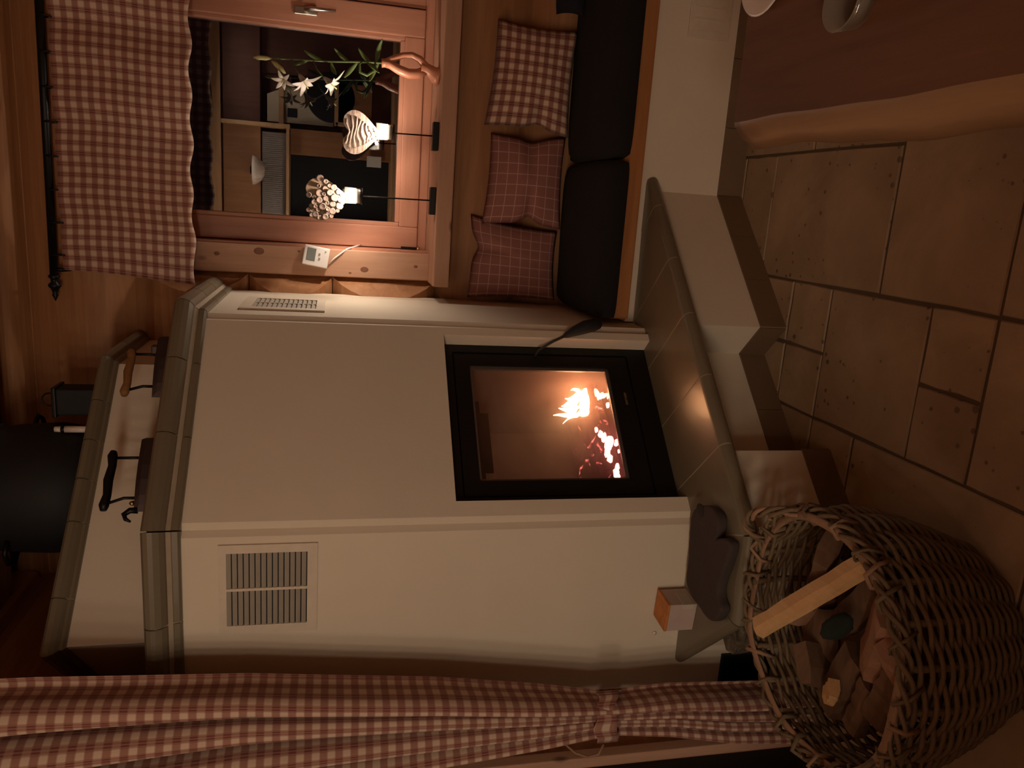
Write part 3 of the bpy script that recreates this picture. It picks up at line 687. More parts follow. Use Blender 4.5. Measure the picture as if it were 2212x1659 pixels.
# ---------------------------------------------------------------- bench
be = thing('wall_bench', 'long wooden topped bench on a cream plastered base under the window', 'bench', (.95, 3.0, 0))
box('plaster_base', (-.385, 2.729, .097), (2.28, 3.22, .414), 'plaster', be)
box('base_core', (-.385, 2.731, 0), (2.28, 3.22, .097), 'joint', be)
for i in range(9): box('skirting_tile', (.108+i*.24+.001, 2.722, 0), (.108+(i+1)*.24-.001, 2.735, .097), 'skirting', be)
box('seat_board', (-.372, 2.695, .414), (2.28, 3.222, .490), 'bench', be, .008)
vf = box('access_panel', (.640, 2.722, .130), (.790, 2.732, .288), 'vent', be, .003); tag(vf, 'square pale access panel low on the base')
for i in range(3): box('panel_rib', (.662+i*.04, 2.7195, .150), (.666+i*.04, 2.7225, .268), 'vent', vf)

def cushion(name, x0, x1, y0, y1, z0, z1, mat, seed):
    n = 26; m = 14; rnd = random.Random(seed)
    def f(u, v, top):
        a = 2*u-1; b = 2*v-1
        k = (1-abs(a)**9)*(1-abs(b)**7); h = (z1-z0)/2; zc = (z0+z1)/2
        rx = (x1-x0)/2; ry = (y1-y0)/2
        # rounded plan corners
        fx = a*(1-.035*abs(b)**6); fy = b*(1-.05*abs(a)**12)
        z = zc+(h*(.25+.75*max(0, k)**.45) if top else -h)
        z += .006*noise.noise(Vector((u*3+seed, v*4, 0))) if top else 0
        return ((x0+x1)/2+fx*rx, (y0+y1)/2+fy*ry, z)
    vs = [f(i/n, j/m, True) for j in range(m+1) for i in range(n+1)]+[f(i/n, j/m, False) for j in range(m+1) for i in range(n+1)]
    N = (n+1)*(m+1); fs = []
    for j in range(m):
        for i in range(n):
            q = (j*(n+1)+i, j*(n+1)+i+1, (j+1)*(n+1)+i+1, (j+1)*(n+1)+i); fs.append(q); fs.append(tuple(N+x for x in q[::-1]))
    ring = [i for i in range(n+1)]+[j*(n+1)+n for j in range(1, m+1)]+[m*(n+1)+i for i in range(n-1, -1, -1)]+[j*(n+1) for j in range(m-1, 0, -1)]
    for a, b in zip(ring, ring[1:]+ring[:1]): fs.append((a, b, N+b, N+a))
    return pydata(name, vs, fs, mat, None, True)
for x0, x1, sd, lab in ((-.372, .20, 1, 'thick black seat cushion at the stove end of the bench'), (.203, 1.05, 2, 'long black seat cushion on the bench beneath the gingham pillow')):
    o = cushion('seat_cushion', x0, x1, 2.632, 3.215, .4905, .572, 'black_cloth', sd); tag(o, lab, 'cushion', 'black seat cushions on the bench'); recentre(o)

def pillow(name, TL, TR, BL, BR, thick, mat, seed, chop=None, tuck=0.0, cap=None):
    TL, TR, BL, BR = map(Vector, (TL, TR, BL, BR)); nu = nv = 26
    nrm = ((TR-TL).cross(TL-BL)).normalized()
    if nrm.y > 0: nrm = -nrm
    wid = (TR-TL).length; hei = (TL-BL).length
    def P(u, v, side):
        a = 2*u-1; b = 2*v-1
        # edges draw in between the pointed corners
        aa = a*(1-.07*(1-b*b)); bb = b*(1-.06*(1-a*a))
        if chop:
            for (sd, pos, amt, wd) in chop:
                if sd == 'L': aa += amt*math.exp(-((b-pos)/wd)**2)*max(0, -a)**3
                if sd == 'R': aa -= amt*math.exp(-((b-pos)/wd)**2)*max(0, a)**3
                if sd == 'T': bb -= amt*math.exp(-((a-pos)/wd)**2)*max(0, b)**3
        uu = (aa+1)/2; vv = (bb+1)/2
        p = (BL*(1-uu)+BR*uu)*(1-vv)+(TL*(1-uu)+TR*uu)*vv
        k = (max(0, 1-a*a)**.55)*(max(0, 1-b*b)**.5)
        t = thick*k*(1+.10*noise.noise(Vector((u*3+seed*3.1, v*3, 1.3))))
        if chop and side > 0:
            for (sd, pos, amt, wd) in chop:
                w = math.exp(-((b-pos)/(wd*.55))**2) if sd in 'LR' else math.exp(-((a-pos)/(wd*.55))**2)
                e = {'L': max(0, -a), 'R': max(0, a), 'T': max(0, b)}[sd]
                t *= 1-.75*w*e**1.2
        t += .004*noise.noise(Vector((u*9, v*9, seed)))*k
        return p+nrm*(t if side > 0 else -t*.6)
    vs = [P(i/nu, j/nv, 1) for j in range(nv+1) for i in range(nu+1)]+[P(i/nu, j/nv, -1) for j in range(nv+1) for i in range(nu+1)]
    N = (nu+1)*(nv+1); fs = []; uvs = []
    for j in range(nv):
        for i in range(nu):
            q = (j*(nu+1)+i, j*(nu+1)+i+1, (j+1)*(nu+1)+i+1, (j+1)*(nu+1)+i); fs.append(q); fs.append(tuple(N+x for x in q[::-1]))
    me = bpy.data.meshes.new(name); me.from_pydata([tuple(v) for v in vs], [], fs); L = me.uv_layers.new(name='UV')
    for p in me.polygons:
        for li in p.loop_indices:
            k = me.loops[li].vertex_index % N; L.data[li].uv = ((k % (nu+1))/nu*wid*1.06+.011*seed, (k//(nu+1))/nv*hei*1.06+.007*seed)
    bm = bmesh.new(); bm.from_mesh(me); bmesh.ops.remove_doubles(bm, verts=bm.verts[:], dist=1e-5); bmesh.ops.recalc_face_normals(bm, faces=bm.faces[:]); bm.to_mesh(me); bm.free()
    return link(name, me, mat, None, True)
PG = 'scatter pillows along the bench'
for args, lab in (
    (((.325, 3.195, .915), (.725, 3.195, .885), (.300, 3.150, .574), (.700, 3.125, .574), .075, 'gingham_pillow', 1, [('L', -.25, .10, .22)]), 'red and cream gingham pillow leaning beneath the flower vase'),
    (((-.065, 3.185, .905), (.300, 3.215, .882), (-.068, 3.150, .575), (.305, 3.175, .575), .075, 'check', 2, [('L', -.15, .17, .20), ('R', -.1, .10, .3)]), 'russet pillow with thin white checks beside the gingham one'),
    (((-.375, 3.205, .945), (-.030, 3.225, .945), (-.366, 3.150, .575), (-.078, 3.190, .575), .070, 'check', 3, [('T', .25, .14, .25)]), 'russet checked pillow squeezed against the stove side')):
    o = pillow('pillow', *args); tag(o, lab, 'pillow', PG); recentre(o)
o = pillow('pillow', (.76, 3.16, .66), (1.02, 3.16, .66), (.74, 3.06, .578), (1.02, 3.06, .578), .06, 'navy_cloth', 5); tag(o, 'dark navy pillow lying at the far right of the black cushion', 'pillow', PG); recentre(o)

# ---------------------------------------------------------------- curtains
ro = thing('curtain_rod', 'black iron curtain rod with a turned finial above the window', 'curtain rod', (.28, 3.19, 2.5))
tube('rod', [(-.36, 3.19, 2.515), (1.05, 3.19, 2.505)], .0145, 'iron', ro, 12)
bm = bmesh.new(); lathe_bm(bm, [(0, 0), (.018, .0), (.021, .008), (.013, .016), (.012, .026), (.022, .036), (.022, .044), (.014, .052), (.008, .068), (.011, .076), (.004, .092), (0, .1)], (0,0,0), 14)
bm.transform(Matrix.Translation((-.355, 3.19, 2.515)) @ Matrix.Rotation(-PI/2, 4, 'Y')); from_bm('finial', bm, 'iron', ro, True)
tube('bracket', [(-.335, 3.30, 2.47), (-.335, 3.22, 2.47), (-.335, 3.19, 2.485), (-.335, 3.19, 2.512)], .008, 'iron', ro, 8)
tube('bracket', [(1.0, 3.30, 2.47), (1.0, 3.22, 2.47), (1.0, 3.19, 2.485), (1.0, 3.19, 2.505)], .008, 'iron', ro, 8)
for i in range(11):
    x = -.28+i*.118; pts = [(x, 3.19+.020*math.sin(2*PI*j/14), 2.508+.022*math.cos(2*PI*j/14)-.012) for j in range(14)]
    tube('curtain_ring', pts, .0035, 'iron', ro, 6, closed=True)
def valance(u, v):
    x = -.335+u*1.33; z = 2.482-v*.462+.006*math.sin(u*47)*(v > .95)+.012*(1-u)*v*0
    x += .004*math.sin(v*5)
    if u < .08: x -= .030*v*(1-u/.08)
    y = 3.185+.011*math.sin(u*21)*(.4+.6*v)+.006*math.sin(u*49+1)*(1-.5*v)-.02*math.exp(-((u-.29)/.09)**2)*v
    return (x, y, z)
o = grid('window_curtain', valance, 120, 40, 'gingham', None, lambda u, v: (u*1.40, v*.47), .0015)
tag(o, 'short red gingham curtain hanging across the top of the window', 'curtain'); recentre(o)

cu_ = thing('tied_curtain', 'long red gingham curtain gathered by a band beside the stove', 'curtain', (-1.45, 1.84, .03))
def lerp(a, b, t): return a+(b-a)*t
def sm(t): t = max(0, min(1, t)); return t*t*(3-2*t)
KZ = [(2.50, -1.205, -1.70, .075), (2.2, -1.212, -1.64, .075), (1.7, -1.238, -1.555, .070), (1.2, -1.290, -1.515, .062), (.9, -1.335, -1.490, .052), (.72, -1.362, -1.478, .036), (.66, -1.364, -1.478, .036), (.5, -1.360, -1.500, .040), (.3, -1.372, -1.545, .044), (.03, -1.385, -1.575, .046)]
def drape(u, v):
    z = 2.50-v*2.47; i = 0
    while i < len(KZ)-2 and z < KZ[i+1][0]: i += 1
    a, b = KZ[i], KZ[i+1]; t = sm((a[0]-z)/(a[0]-b[0])) if False else (a[0]-z)/(a[0]-b[0])
    xr = lerp(a[1], b[1], t); xl = lerp(a[2], b[2], t); am = lerp(a[3], b[3], t)
    ph = u*2*PI*4.5+.8*math.sin(z*1.2)+.9*math.sin(u*5+1)
    y = 1.835+am*math.sin(ph)+.012*math.sin(u*31+z*2); x = lerp(xr, xl, u)+.35*am*math.sin(2*ph+.6)*.5
    return (x, y, z)
grid('cloth', drape, 150, 90, 'gingham', cu_, lambda u, v: (u*1.45, v*2.47), .0015)
def tie(u, v):
    a = 2*PI*u; w = .062+.008*math.sin(a*3); zc = .695+.010*math.cos(a+.6)-.02*math.sin(a)
    return (-1.421+.074*math.cos(a), 1.835+.056*math.sin(a), zc+(v-.5)*w+.004*math.sin(a*7))
grid('tie_band', tie, 48, 6, 'gingham', cu_, lambda u, v: (u*.40, v*.06), .003)
loop = [(-1.485, 1.80, .755), (-1.515, 1.79, .79), (-1.520, 1.80, .83), (-1.505, 1.81, .875), (-1.47, 1.80, .90)]
tube('tie_loop', [(-1.478, 1.79, .72), (-1.505, 1.785, .735), (-1.515, 1.79, .765), (-1.505, 1.80, .80), (-1.48, 1.81, .83)], .0035, 'wicker_pale', cu_, 6)
tag(tube('curtain_pole', [(-1.18, 1.835, 2.53), (-1.61, 1.835, 2.53)], .014, 'iron', None, 10), 'black iron pole carrying the long tied curtain', 'curtain rod')

# ---------------------------------------------------------------- thermostat with lead
th = thing('thermostat', 'white thermostat with a small grey screen on the window casing', 'thermostat', (-.24, YC, 1.51))
T_ = Matrix.Translation((-.240, YC-.016, 1.567)) @ Matrix.Rotation(math.radians(9), 4, 'Y')
def tb(name, c, s, mat, bev, par):
    bm = bmesh.new(); box_bm(bm, c, s, None, bev); bm.transform(T_); return from_bm(name, bm, mat, par)
hs = tb('housing', (0, 0, 0), (.080, .032, .100), 'white_plastic', .004, th)
tb('screen', (.006, -.0155, .020), (.050, .004, .034), 'display', .001, th)
tb('button', (.012, -.0165, -.012), (.009, .004, .007), 'grey_key', .001, th); tb('button', (-.006, -.0165, -.014), (.009, .004, .007), 'grey_key', .001, th); tb('button', (.026, -.0165, -.034), (.006, .004, .006), 'grey_key', .001, th)
tube('lead', [(-.268, YC-.006, 1.516), (-.245, YC-.008, 1.495), (-.218, YC-.004, 1.462), (-.205, YC+.004, 1.445), (-.196, 3.33, 1.41), (-.190, 3.385, 1.385)], .0032, 'white_plastic', th, 6)

# ---------------------------------------------------------------- candle stands with hearts
def heart_pts(w, h, n=40):
    pts = []
    for i in range(n):
        t = 2*PI*i/n; x = 16*math.sin(t)**3; y = 13*math.cos(t)-5*math.cos(2*t)-2*math.cos(3*t)-math.cos(4*t)
        pts.append((x/32*w, (y+17)/29.6*h))
    return pts
def candle_stand(x, zcup, hw, hh, hang, label, kind, lean):
    y = 3.135; r = thing('heart_candle_holder', label, 'candle holder', (x, y, 1.1065), 'heart candle holders on the sill')
    box('base_plate', (x-.052, y-.022, 1.1065), (x+.055, y+.024, 1.130), 'iron', r, .003)
    tube('rod', [(x+.003, y, 1.128), (x, y, zcup-.02), (x+.001, y+.012, zcup+.03), (x, y+.016, zcup+.09)], .0028, 'iron', r, 8)
    cz = zcup-.033; cy = y-.025
    lathe('cup_ring', [(.026, 0), (.032, 0), (.032, .004), (.026, .004), (.026, 0)], (x, cy, cz-.004), 'iron', r, 20)
    lathe('glass_cup', [(0, 0), (.027, 0), (.029, .003), (.031, .064), (.0295, .064), (.0275, .006), (0, .005)], (x, cy, cz), 'cup_glass', r, 24)
    cd = lathe('tealight', [(0, .006), (.0262, .0065), (.0262, .021), (.023, .020), (0, .019)], (x, cy, cz), 'wax', None, 20); tag(cd, 'lit tealight in the glass cup of the %s' % ('left heart holder' if kind == 'twig' else 'right heart holder'), 'candle', 'tealights in the heart holders')
    fl_ = lathe('flame', [(0, .021), (.006, .025), (.0085, .033), (.006, .043), (.002, .052), (0, .056)], (x, cy, cz), 'candle_flame', cd, 10)
    recentre(cd); fl_.matrix_parent_inverse = Matrix.Translation(-cd.location)
    # heart plaque behind the cup, tip downwards
    hp = heart_pts(hw, hh); bm = bmesh.new(); T = Matrix.Translation((x+hang, y+.012, zcup-.005)) @ Matrix.Rotation(lean, 4, 'Y')
    a = [bm.verts.new(T @ Vector((p[0], 0, p[1]))) for p in hp]; b = [bm.verts.new(T @ Vector((p[0], .016, p[1]))) for p in hp]
    bm.faces.new(a); bm.faces.new(b[::-1]); n = len(hp)
    for i in range(n): bm.faces.new((a[i], a[(i+1)%n], b[(i+1)%n], b[i]))
    bmesh.ops.triangulate(bm, faces=[f for f in bm.faces if len(f.verts) > 4])
    hp_o = from_bm('heart', bm, 'heart_bark' if kind == 'bark' else 'heart_edge', r)
    if kind == 'bark':
        # raised strips of bark
        rnd = random.Random(5)
        for i in range(9):
            zz = hh*(.16+.09*i); half = .5*hw*min(1, zz/hh*1.35)*(.9 if i < 8 else .7)*.8
            pts = [T @ Vector((lerp(-half, half, s/6), -.002, zz+.006*math.sin(s+i)+rnd.uniform(-.002,.002))) for s in range(7)]
            tube('bark_strip', pts, .0045, 'heart_bark', hp_o, 5, squash=.5)
    else:
        from mathutils import geometry
        pts2 = [Vector(p) for p in hp]; rnd = random.Random(11); placed = []
        def inside(p):
            c = False; j = len(pts2)-1
            for i in range(len(pts2)):
                a, b = pts2[i], pts2[j]
                if (a.y > p.y) != (b.y > p.y) and p.x < (b.x-a.x)*(p.y-a.y)/(b.y-a.y)+a.x: c = not c
                j = i
            return c
        tries = 0
        while tries < 9000 and len(placed) < 75:
            tries += 1; rr = rnd.uniform(.0075, .0155); p = Vector((rnd.uniform(-hw/2, hw/2), rnd.uniform(0, hh)))
            if p.x > hw*.16 and p.y > hh*.72: continue
            if not inside(p) or any((p-q).length < (rr+s)*.86 for q, s in placed): continue
            placed.append((p, rr))
        me = None
        for p, rr in placed:
            if me is None:
                bm = bmesh.new(); lathe_bm(bm, [(0, 0), (1, 0), (.96, .5), (.80, .58), (0, .5)], (0,0,0), 9); bmesh.ops.recalc_face_normals(bm, faces=bm.faces[:])
                me = bpy.data.meshes.new('wood_slice'); bm.to_mesh(me); bm.free(); me.materials.append(M['slice']); me.materials.append(M['slice_bark'])
                for f in me.polygons: f.material_index = 1 if abs(f.normal.z) < .6 else 0
            o = bpy.data.objects.new('wood_slice', me); COL.objects.link(o); o.parent = hp_o
            o.matrix_world = T @ Matrix.Translation((p.x, 0, p.y)) @ Matrix.Rotation(PI/2+rnd.uniform(-.15,.15), 4, 'X') @ Matrix.Rotation(rnd.uniform(0, 6), 4, 'Z') @ Matrix.Diagonal((rr, rr, .014*rnd.uniform(.6, 1.5), 1))
    return r
candle_stand(.256, 1.317, .162, .162, -.008, 'bark covered heart on a rod with a lit glass cup, right of the pair', 'bark', math.radians(0))
candle_stand(.010, 1.430, .162, .182, -.006, 'heart covered in round wood slices above a lit cup, left of the pair', 'twig', math.radians(-7))

# ---------------------------------------------------------------- vase with lilies
va = thing('ring_vase', 'pinkish vase with an almond shaped hole on the window sill', 'vase', (.49, 3.19, 1.1065))
yv = 3.195
tube('vase_arm', [(.516, yv, 1.315), (.512, yv, 1.295), (.497, yv, 1.262), (.487, yv, 1.225), (.490, yv, 1.190), (.505, yv, 1.160)], [.016, .016, .018, .019, .019, .017], 'ceramic_pink', va, 12)
tube('vase_arm', [(.522, yv, 1.312), (.536, yv, 1.285), (.552, yv, 1.248), (.556, yv, 1.215), (.545, yv, 1.185), (.520, yv, 1.160)], [.012, .012, .011, .012, .014, .016], 'ceramic_pink', va, 12)
tube('vase_foot', [(.512, yv, 1.178), (.510, yv, 1.150), (.500, yv, 1.132), (.492, yv, 1.118), (.490, yv, 1.1065)], [.022, .021, .025, .034, .040], 'ceramic_pink', va, 14)
tube('vase_neck', [(.516, yv, 1.300), (.516, yv, 1.320), (.515, yv, 1.330)], [.017, .016, .017], 'ceramic_pink', va, 12)
li = thing('lily_stem', 'tall lily stem with drooping white blossoms standing in the ring vase', 'flower', (.516, yv, 1.31))
tube('stem', [(.516, yv, 1.315), (.512, yv, 1.40), (.500, yv, 1.52), (.494, yv, 1.64), (.488, yv, 1.75), (.487, yv, 1.77)], [.004, .004, .0035, .003, .0025, .002], 'stem', li, 6)
def leaf(p0, p1, w, bend, mat, par, name='leaf', curl=.0):
    p0 = Vector(p0); p1 = Vector(p1); d = p1-p0; L = d.length; side = d.cross(Vector((0, 1, .2))).normalized(); up = side.cross(d).normalized()
    def f(u, v):
        c = p0+d*u+up*bend*math.sin(PI*u)+Vector((0,0,-curl))*u*u
        ww = w*math.sin(PI*min(1, u*.92+.06))**.8
        return c+side*(v-.5)*ww+up*abs(v-.5)*ww*.4
    return grid(name, f, 10, 4, mat, par, None, .0008)
for a, b, w, bd in (((.516,yv,1.34),(.44,yv-.03,1.375),.018,.012), ((.512,yv,1.37),(.565,yv+.02,1.42),.018,.01), ((.508,yv,1.42),(.445,yv-.02,1.47),.018,.012), ((.505,yv,1.45),(.55,yv,1.51),.016,.01),
                    ((.500,yv,1.52),(.452,yv-.03,1.50),.016,.01), ((.500,yv,1.55),(.53,yv,1.62),.016,.01), ((.510,yv,1.385),(.47,yv-.05,1.34),.017,-.012), ((.498,yv,1.60),(.470,yv-.02,1.655),.013,.008), ((.514,yv,1.35),(.60,yv-.01,1.33),.02,.015)):
    leaf(a, b, w, bd, 'stem', li)
tube('curled_leaf', [(.513, yv-.01, 1.355), (.48, yv-.02, 1.36), (.462, yv-.02, 1.385), (.47, yv-.02, 1.41), (.50, yv-.015, 1.415), (.512, yv-.01, 1.40)], [.003, .005, .006, .006, .005, .002], 'stem', li, 6, squash=.5)
def blossom(c, ax, sz, seed):
    c = Vector(c); ax = Vector(ax).normalized(); x = ax.cross(Vector((0, 1, 0))).normalized(); y = ax.cross(x)
    fl0 = None; rnd = random.Random(seed)
    for k in range(6):
        an = 2*PI*k/6+rnd.uniform(-.2,.2); rad = x*math.cos(an)+y*math.sin(an); tan = ax.cross(rad)
        def f(u, v, rad=rad, tan=tan):
            ang = u*(2.2+.5*math.sin(an*3+seed)); p = c+ax*(sz*.75*math.sin(min(ang, 1.7))*.9)+rad*sz*.8*(1-math.cos(ang))*.75
            return p+tan*(v-.5)*sz*.36*math.sin(PI*min(1, .12+u*.86))
        o = grid('blossom' if fl0 is None else 'petal', f, 9, 4, 'petal', li if fl0 is None else fl0, None, .0012)
        if fl0 is None: fl0 = o
    tube('stamen', [c, c+ax*sz*.95], [.0018, .0025], 'bud', fl0, 5)
blossom((.438, yv-.03, 1.635), (-.80, -.30, -.55), .066, 1)
blossom((.436, yv-.035, 1.545), (-.62, -.20, -.78), .066, 2)
blossom((.425, yv-.02, 1.690), (-.5, -.6, .1), .045, 3)
tube('pedicel', [(.492, yv, 1.665), (.465, yv-.015, 1.655), (.438, yv-.03, 1.635)], .0022, 'stem', li, 5)
tube('pedicel', [(.497, yv, 1.585), (.465, yv-.015, 1.57), (.436, yv-.035, 1.545)], .0022, 'stem', li, 5)
tube('pedicel', [(.490, yv, 1.705), (.455, yv-.01, 1.700), (.425, yv-.02, 1.690)], .002, 'stem', li, 5)
tube('bud', [(.478, yv-.005, 1.735), (.468, yv-.01, 1.72), (.452, yv-.015, 1.70), (.438, yv-.02, 1.685)], [.003, .009, .010, .003], 'bud', li, 8)
tube('bud', [(.488, yv, 1.735), (.487, yv, 1.755), (.486, yv, 1.785), (.485, yv, 1.80)], [.002, .008, .008, .002], 'bud', li, 8)

# ---------------------------------------------------------------- things on the stove ledges
def flat_iron(name, A, B, w, label, latch, handle_mat, zb):
    A = Vector(A); B = Vector(B); ax = (B-A).normalized(); sd = Vector((-ax.y, ax.x, 0)); L = (B-A).length   # A = pointed toe
    r = thing(name, label, 'iron', ((A+B)/2)[:], 'antique irons on the stove ledge')
    def outline(k, z): return [Vector((p.x, p.y, z)) for p in [A+ax*L*t+sd*w/2*k*s*(1-(1-min(1, t/.75))**2.2 if t < .75 else 1) for s, ts in ((1, (0, .08, .2, .4, .6, .8, 1)), (-1, (1, .8, .6, .4, .2, .08))) for t in ts]]
    bm = bmesh.new(); o1 = outline(1.0, zb); o2 = outline(1.0, zb+.012); o3 = outline(.92, zb+.016); o4 = outline(.90, zb+.040); o5 = outline(.70, zb+.054)
    rings = [[bm.verts.new(p) for p in o] for o in (o1, o2, o3, o4, o5)]
    for P, Q in zip(rings, rings[1:]):
        for j in range(len(P)): bm.faces.new((P[j], P[(j+1)%len(P)], Q[(j+1)%len(P)], Q[j]))
    bm.faces.new(rings[0]); bm.faces.new(rings[-1]); body = from_bm('body', bm, 'iron_body', r)
    bm = bmesh.new(); s0 = outline(1.03, zb-.0); s1 = outline(1.03, zb+.009); a = [bm.verts.new(p) for p in s0]; b = [bm.verts.new(p) for p in s1]; bm.faces.new(a); bm.faces.new(b)
    for j in range(len(a)): bm.faces.new((a[j], a[(j+1)%len(a)], b[(j+1)%len(a)], b[j]))
    from_bm('sole', bm, 'brass', r)
    p1 = A+ax*L*.20; p2 = A+ax*L*.80; zt = zb+.130
    for p, q in ((p1, A+ax*L*.12), (p2, A+ax*L*.80)): tube('handle_post', [Vector((p.x, p.y, zb+.050)), Vector((p.x, p.y, zb+.085)), Vector((q.x, q.y, zt))], .0045, 'iron', r, 8)
    h0 = A+ax*L*.03; h1 = A+ax*L*.90
    tube('handle', [Vector((*(h0.lerp(h1, t)).xy, zt+dz)) for t, dz in ((0, .003), (.08, .004), (.25, 0), (.5, .004), (.75, 0), (.92, .004), (1, .003))], [.009, .014, .0115, .0135, .0115, .014, .009], handle_mat, r, 12)
    if latch:
        q = A+ax*L*.02
        tube('latch', [Vector((q.x, q.y, zb+.044)), Vector((q.x, q.y, zb+.064)), Vector((*(q-ax*.012).xy, zb+.078)), Vector((*(q-ax*.026).xy, zb+.072)), Vector((*(q-ax*.034).xy, zb+.058))], [.010, .009, .008, .006, .003], 'iron', r, 8)
        lathe('latch_knob', [(0, 0), (.008, .004), (.006, .012), (0, .016)], (*(q+ax*.022).xy, zb+.054), 'brass', r, 10)
    return r
LG = 1.983
flat_iron('charcoal_iron', (-.905, 2.205, LG), (-.755, 2.355, LG), .10, 'antique iron with a black handle on two thin posts, above the fire door', True, 'iron', LG)
rr_ = flat_iron('charcoal_iron', (-.640, 2.475, LG), (-.500, 2.615, LG), .10, 'antique iron with a brown wooden handle, nearer the window end of the ledge', False, 'handle_wood', LG)
box('chimney', (-.528, 2.585, LG+.035), (-.500, 2.615, LG+.075), 'iron_body', rr_, .004)
pt = thing('black_pot', 'large black cooking pot standing on the upper stove ledge', 'pot', (-1.0, 2.70, 2.263))
lathe('pot_body', [(0, 0), (.17, 0), (.205, .03), (.22, .12), (.215, .22), (.205, .30), (.215, .305), (.20, .31), (.195, .30), (.195, .05), (0, .02)], (-1.02, 2.72, 2.263), 'matte_black', pt, 36)
for s in (0, 1):
    a = PI/4+PI*s; c = Vector((-1.02, 2.72, 2.49)); e = Vector((math.cos(a), math.sin(a), 0)); t = Vector((-e.y, e.x, 0))
    tube('pot_handle', [c+e*.21+t*.05, c+e*.25+t*.045, c+e*.265, c+e*.25-t*.045, c+e*.21-t*.05], .008, 'iron', pt, 8)
lt = thing('black_lantern', 'small black lantern on the upper ledge beside the pot', 'lantern', (-.73, 2.76, 2.263))
lc = (-.735, 2.80)
box('lantern_body', (lc[0]-.045, lc[1]-.045, 2.263), (lc[0]+.045, lc[1]+.045, 2.396), 'matte_black', lt, .005)
box('lantern_lid', (lc[0]-.052, lc[1]-.052, 2.395), (lc[0]+.052, lc[1]+.052, 2.408), 'iron', lt, .004)
tube('lantern_ring', [(lc[0]+.022*math.cos(2*PI*i/12), lc[1], 2.430+.022*math.sin(2*PI*i/12)) for i in range(12)], .003, 'iron', lt, 6, closed=True)
sb = thing('slim_candle', 'thin pale candle with a dark band beside the lantern on the upper ledge', 'candle', (-.82, 2.66, 2.263))
lathe('candle_shaft', [(0, 0), (.011, 0), (.011, .082), (0, .082)], (-.800, 2.665, 2.263), 'porcelain', sb, 14)
lathe('dark_band', [(0, .082), (.0125, .082), (.0125, .092), (0, .092)], (-.800, 2.665, 2.263), 'iron', sb, 14)
lathe('candle_top', [(0, .092), (.010, .092), (.009, .112), (0, .114)], (-.800, 2.665, 2.263), 'porcelain', sb, 14)

# ---------------------------------------------------------------- things on the hearth ledge
mit = [(-.872,2.015),(-.842,1.996),(-.812,1.946),(-.800,1.893),(-.812,1.856),(-.838,1.846),(-.866,1.852),(-.890,1.862),(-.868,1.836),(-.850,1.790),(-.860,1.768),(-.891,1.772),(-.937,1.785),(-1.0,1.806),(-1.035,1.799),(-1.050,1.767),(-1.073,1.772),(-1.104,1.790),(-1.122,1.817),(-1.126,1.862),(-1.117,1.889),(-1.114,1.949),(-1.084,2.000),(-1.024,1.994),(-.941,2.008)]
def smooth_poly(p, k=2):
    for _ in range(k):
        q = []
        for a, b in zip(p, p[1:]+p[:1]): q += [(a[0]*.75+b[0]*.25, a[1]*.75+b[1]*.25), (a[0]*.25+b[0]*.75, a[1]*.25+b[1]*.75)]
        p = q
    return p
bm = bmesh.new(); prism_bm(bm, smooth_poly(mit, 2), HZ+.002, HZ+.036)
o = from_bm('oven_mitt', bm, 'mitt', None, True); mm = o.modifiers.new('remesh', 'REMESH'); mm.mode = 'VOXEL'; mm.voxel_size = .0045; mm.use_smooth_shade = True; mm = o.modifiers.new('smooth', 'SMOOTH'); mm.iterations = 14; mm.factor = .6
tag(o, 'dark brown oven mitt lying on the hearth ledge left of the fire door', 'oven mitt')
def patch(cx, cy, rx, ry, par):
    bm = bmesh.new(); lathe_bm(bm, [(0, .0036), (.7, .003), (1, 0), (.7, -.002), (0, -.003)], (0,0,0), 14); bm.transform(Matrix.Translation((cx, cy, HZ+.0345)) @ Matrix.Diagonal((rx, ry, 1, 1))); return from_bm('worn_patch', bm, 'mitt_tip', par, True)
pa = patch(-.835, 1.955, .020, .030, o); pb_ = patch(-.868, 1.795, .012, .014, o); pb_.data.transform(Matrix.Translation((0,0,-.004)))
recentre(o)
for p in (pa, pb_): p.matrix_parent_inverse = Matrix.Translation(-o.location)
cb = thing('firelighter_box', 'small pale carton with an orange printed top on the hearth ledge', 'box', (-1.185, 2.01, HZ))
TB = Matrix.Translation((-1.190, 2.010, HZ)) @ Matrix.Rotation(math.radians(-6), 4, 'Z')
def cbx(nm, lo, hi, mat, bev=.001):
    bm = bmesh.new(); lo = Vector(lo); hi = Vector(hi); box_bm(bm, (lo+hi)/2, hi-lo, None, bev); bm.transform(TB); return from_bm(nm, bm, mat, cb)
cbx('carton', (-.047, -.042, .0005), (.047, .042, .092), 'carton'); cbx('printed_lid', (-.048, -.043, .088), (.048, .043, .097), 'carton_orange', .002); cbx('torn_flap', (.030, -.0445, .010), (.0478, .020, .048), 'carton_torn', .002)

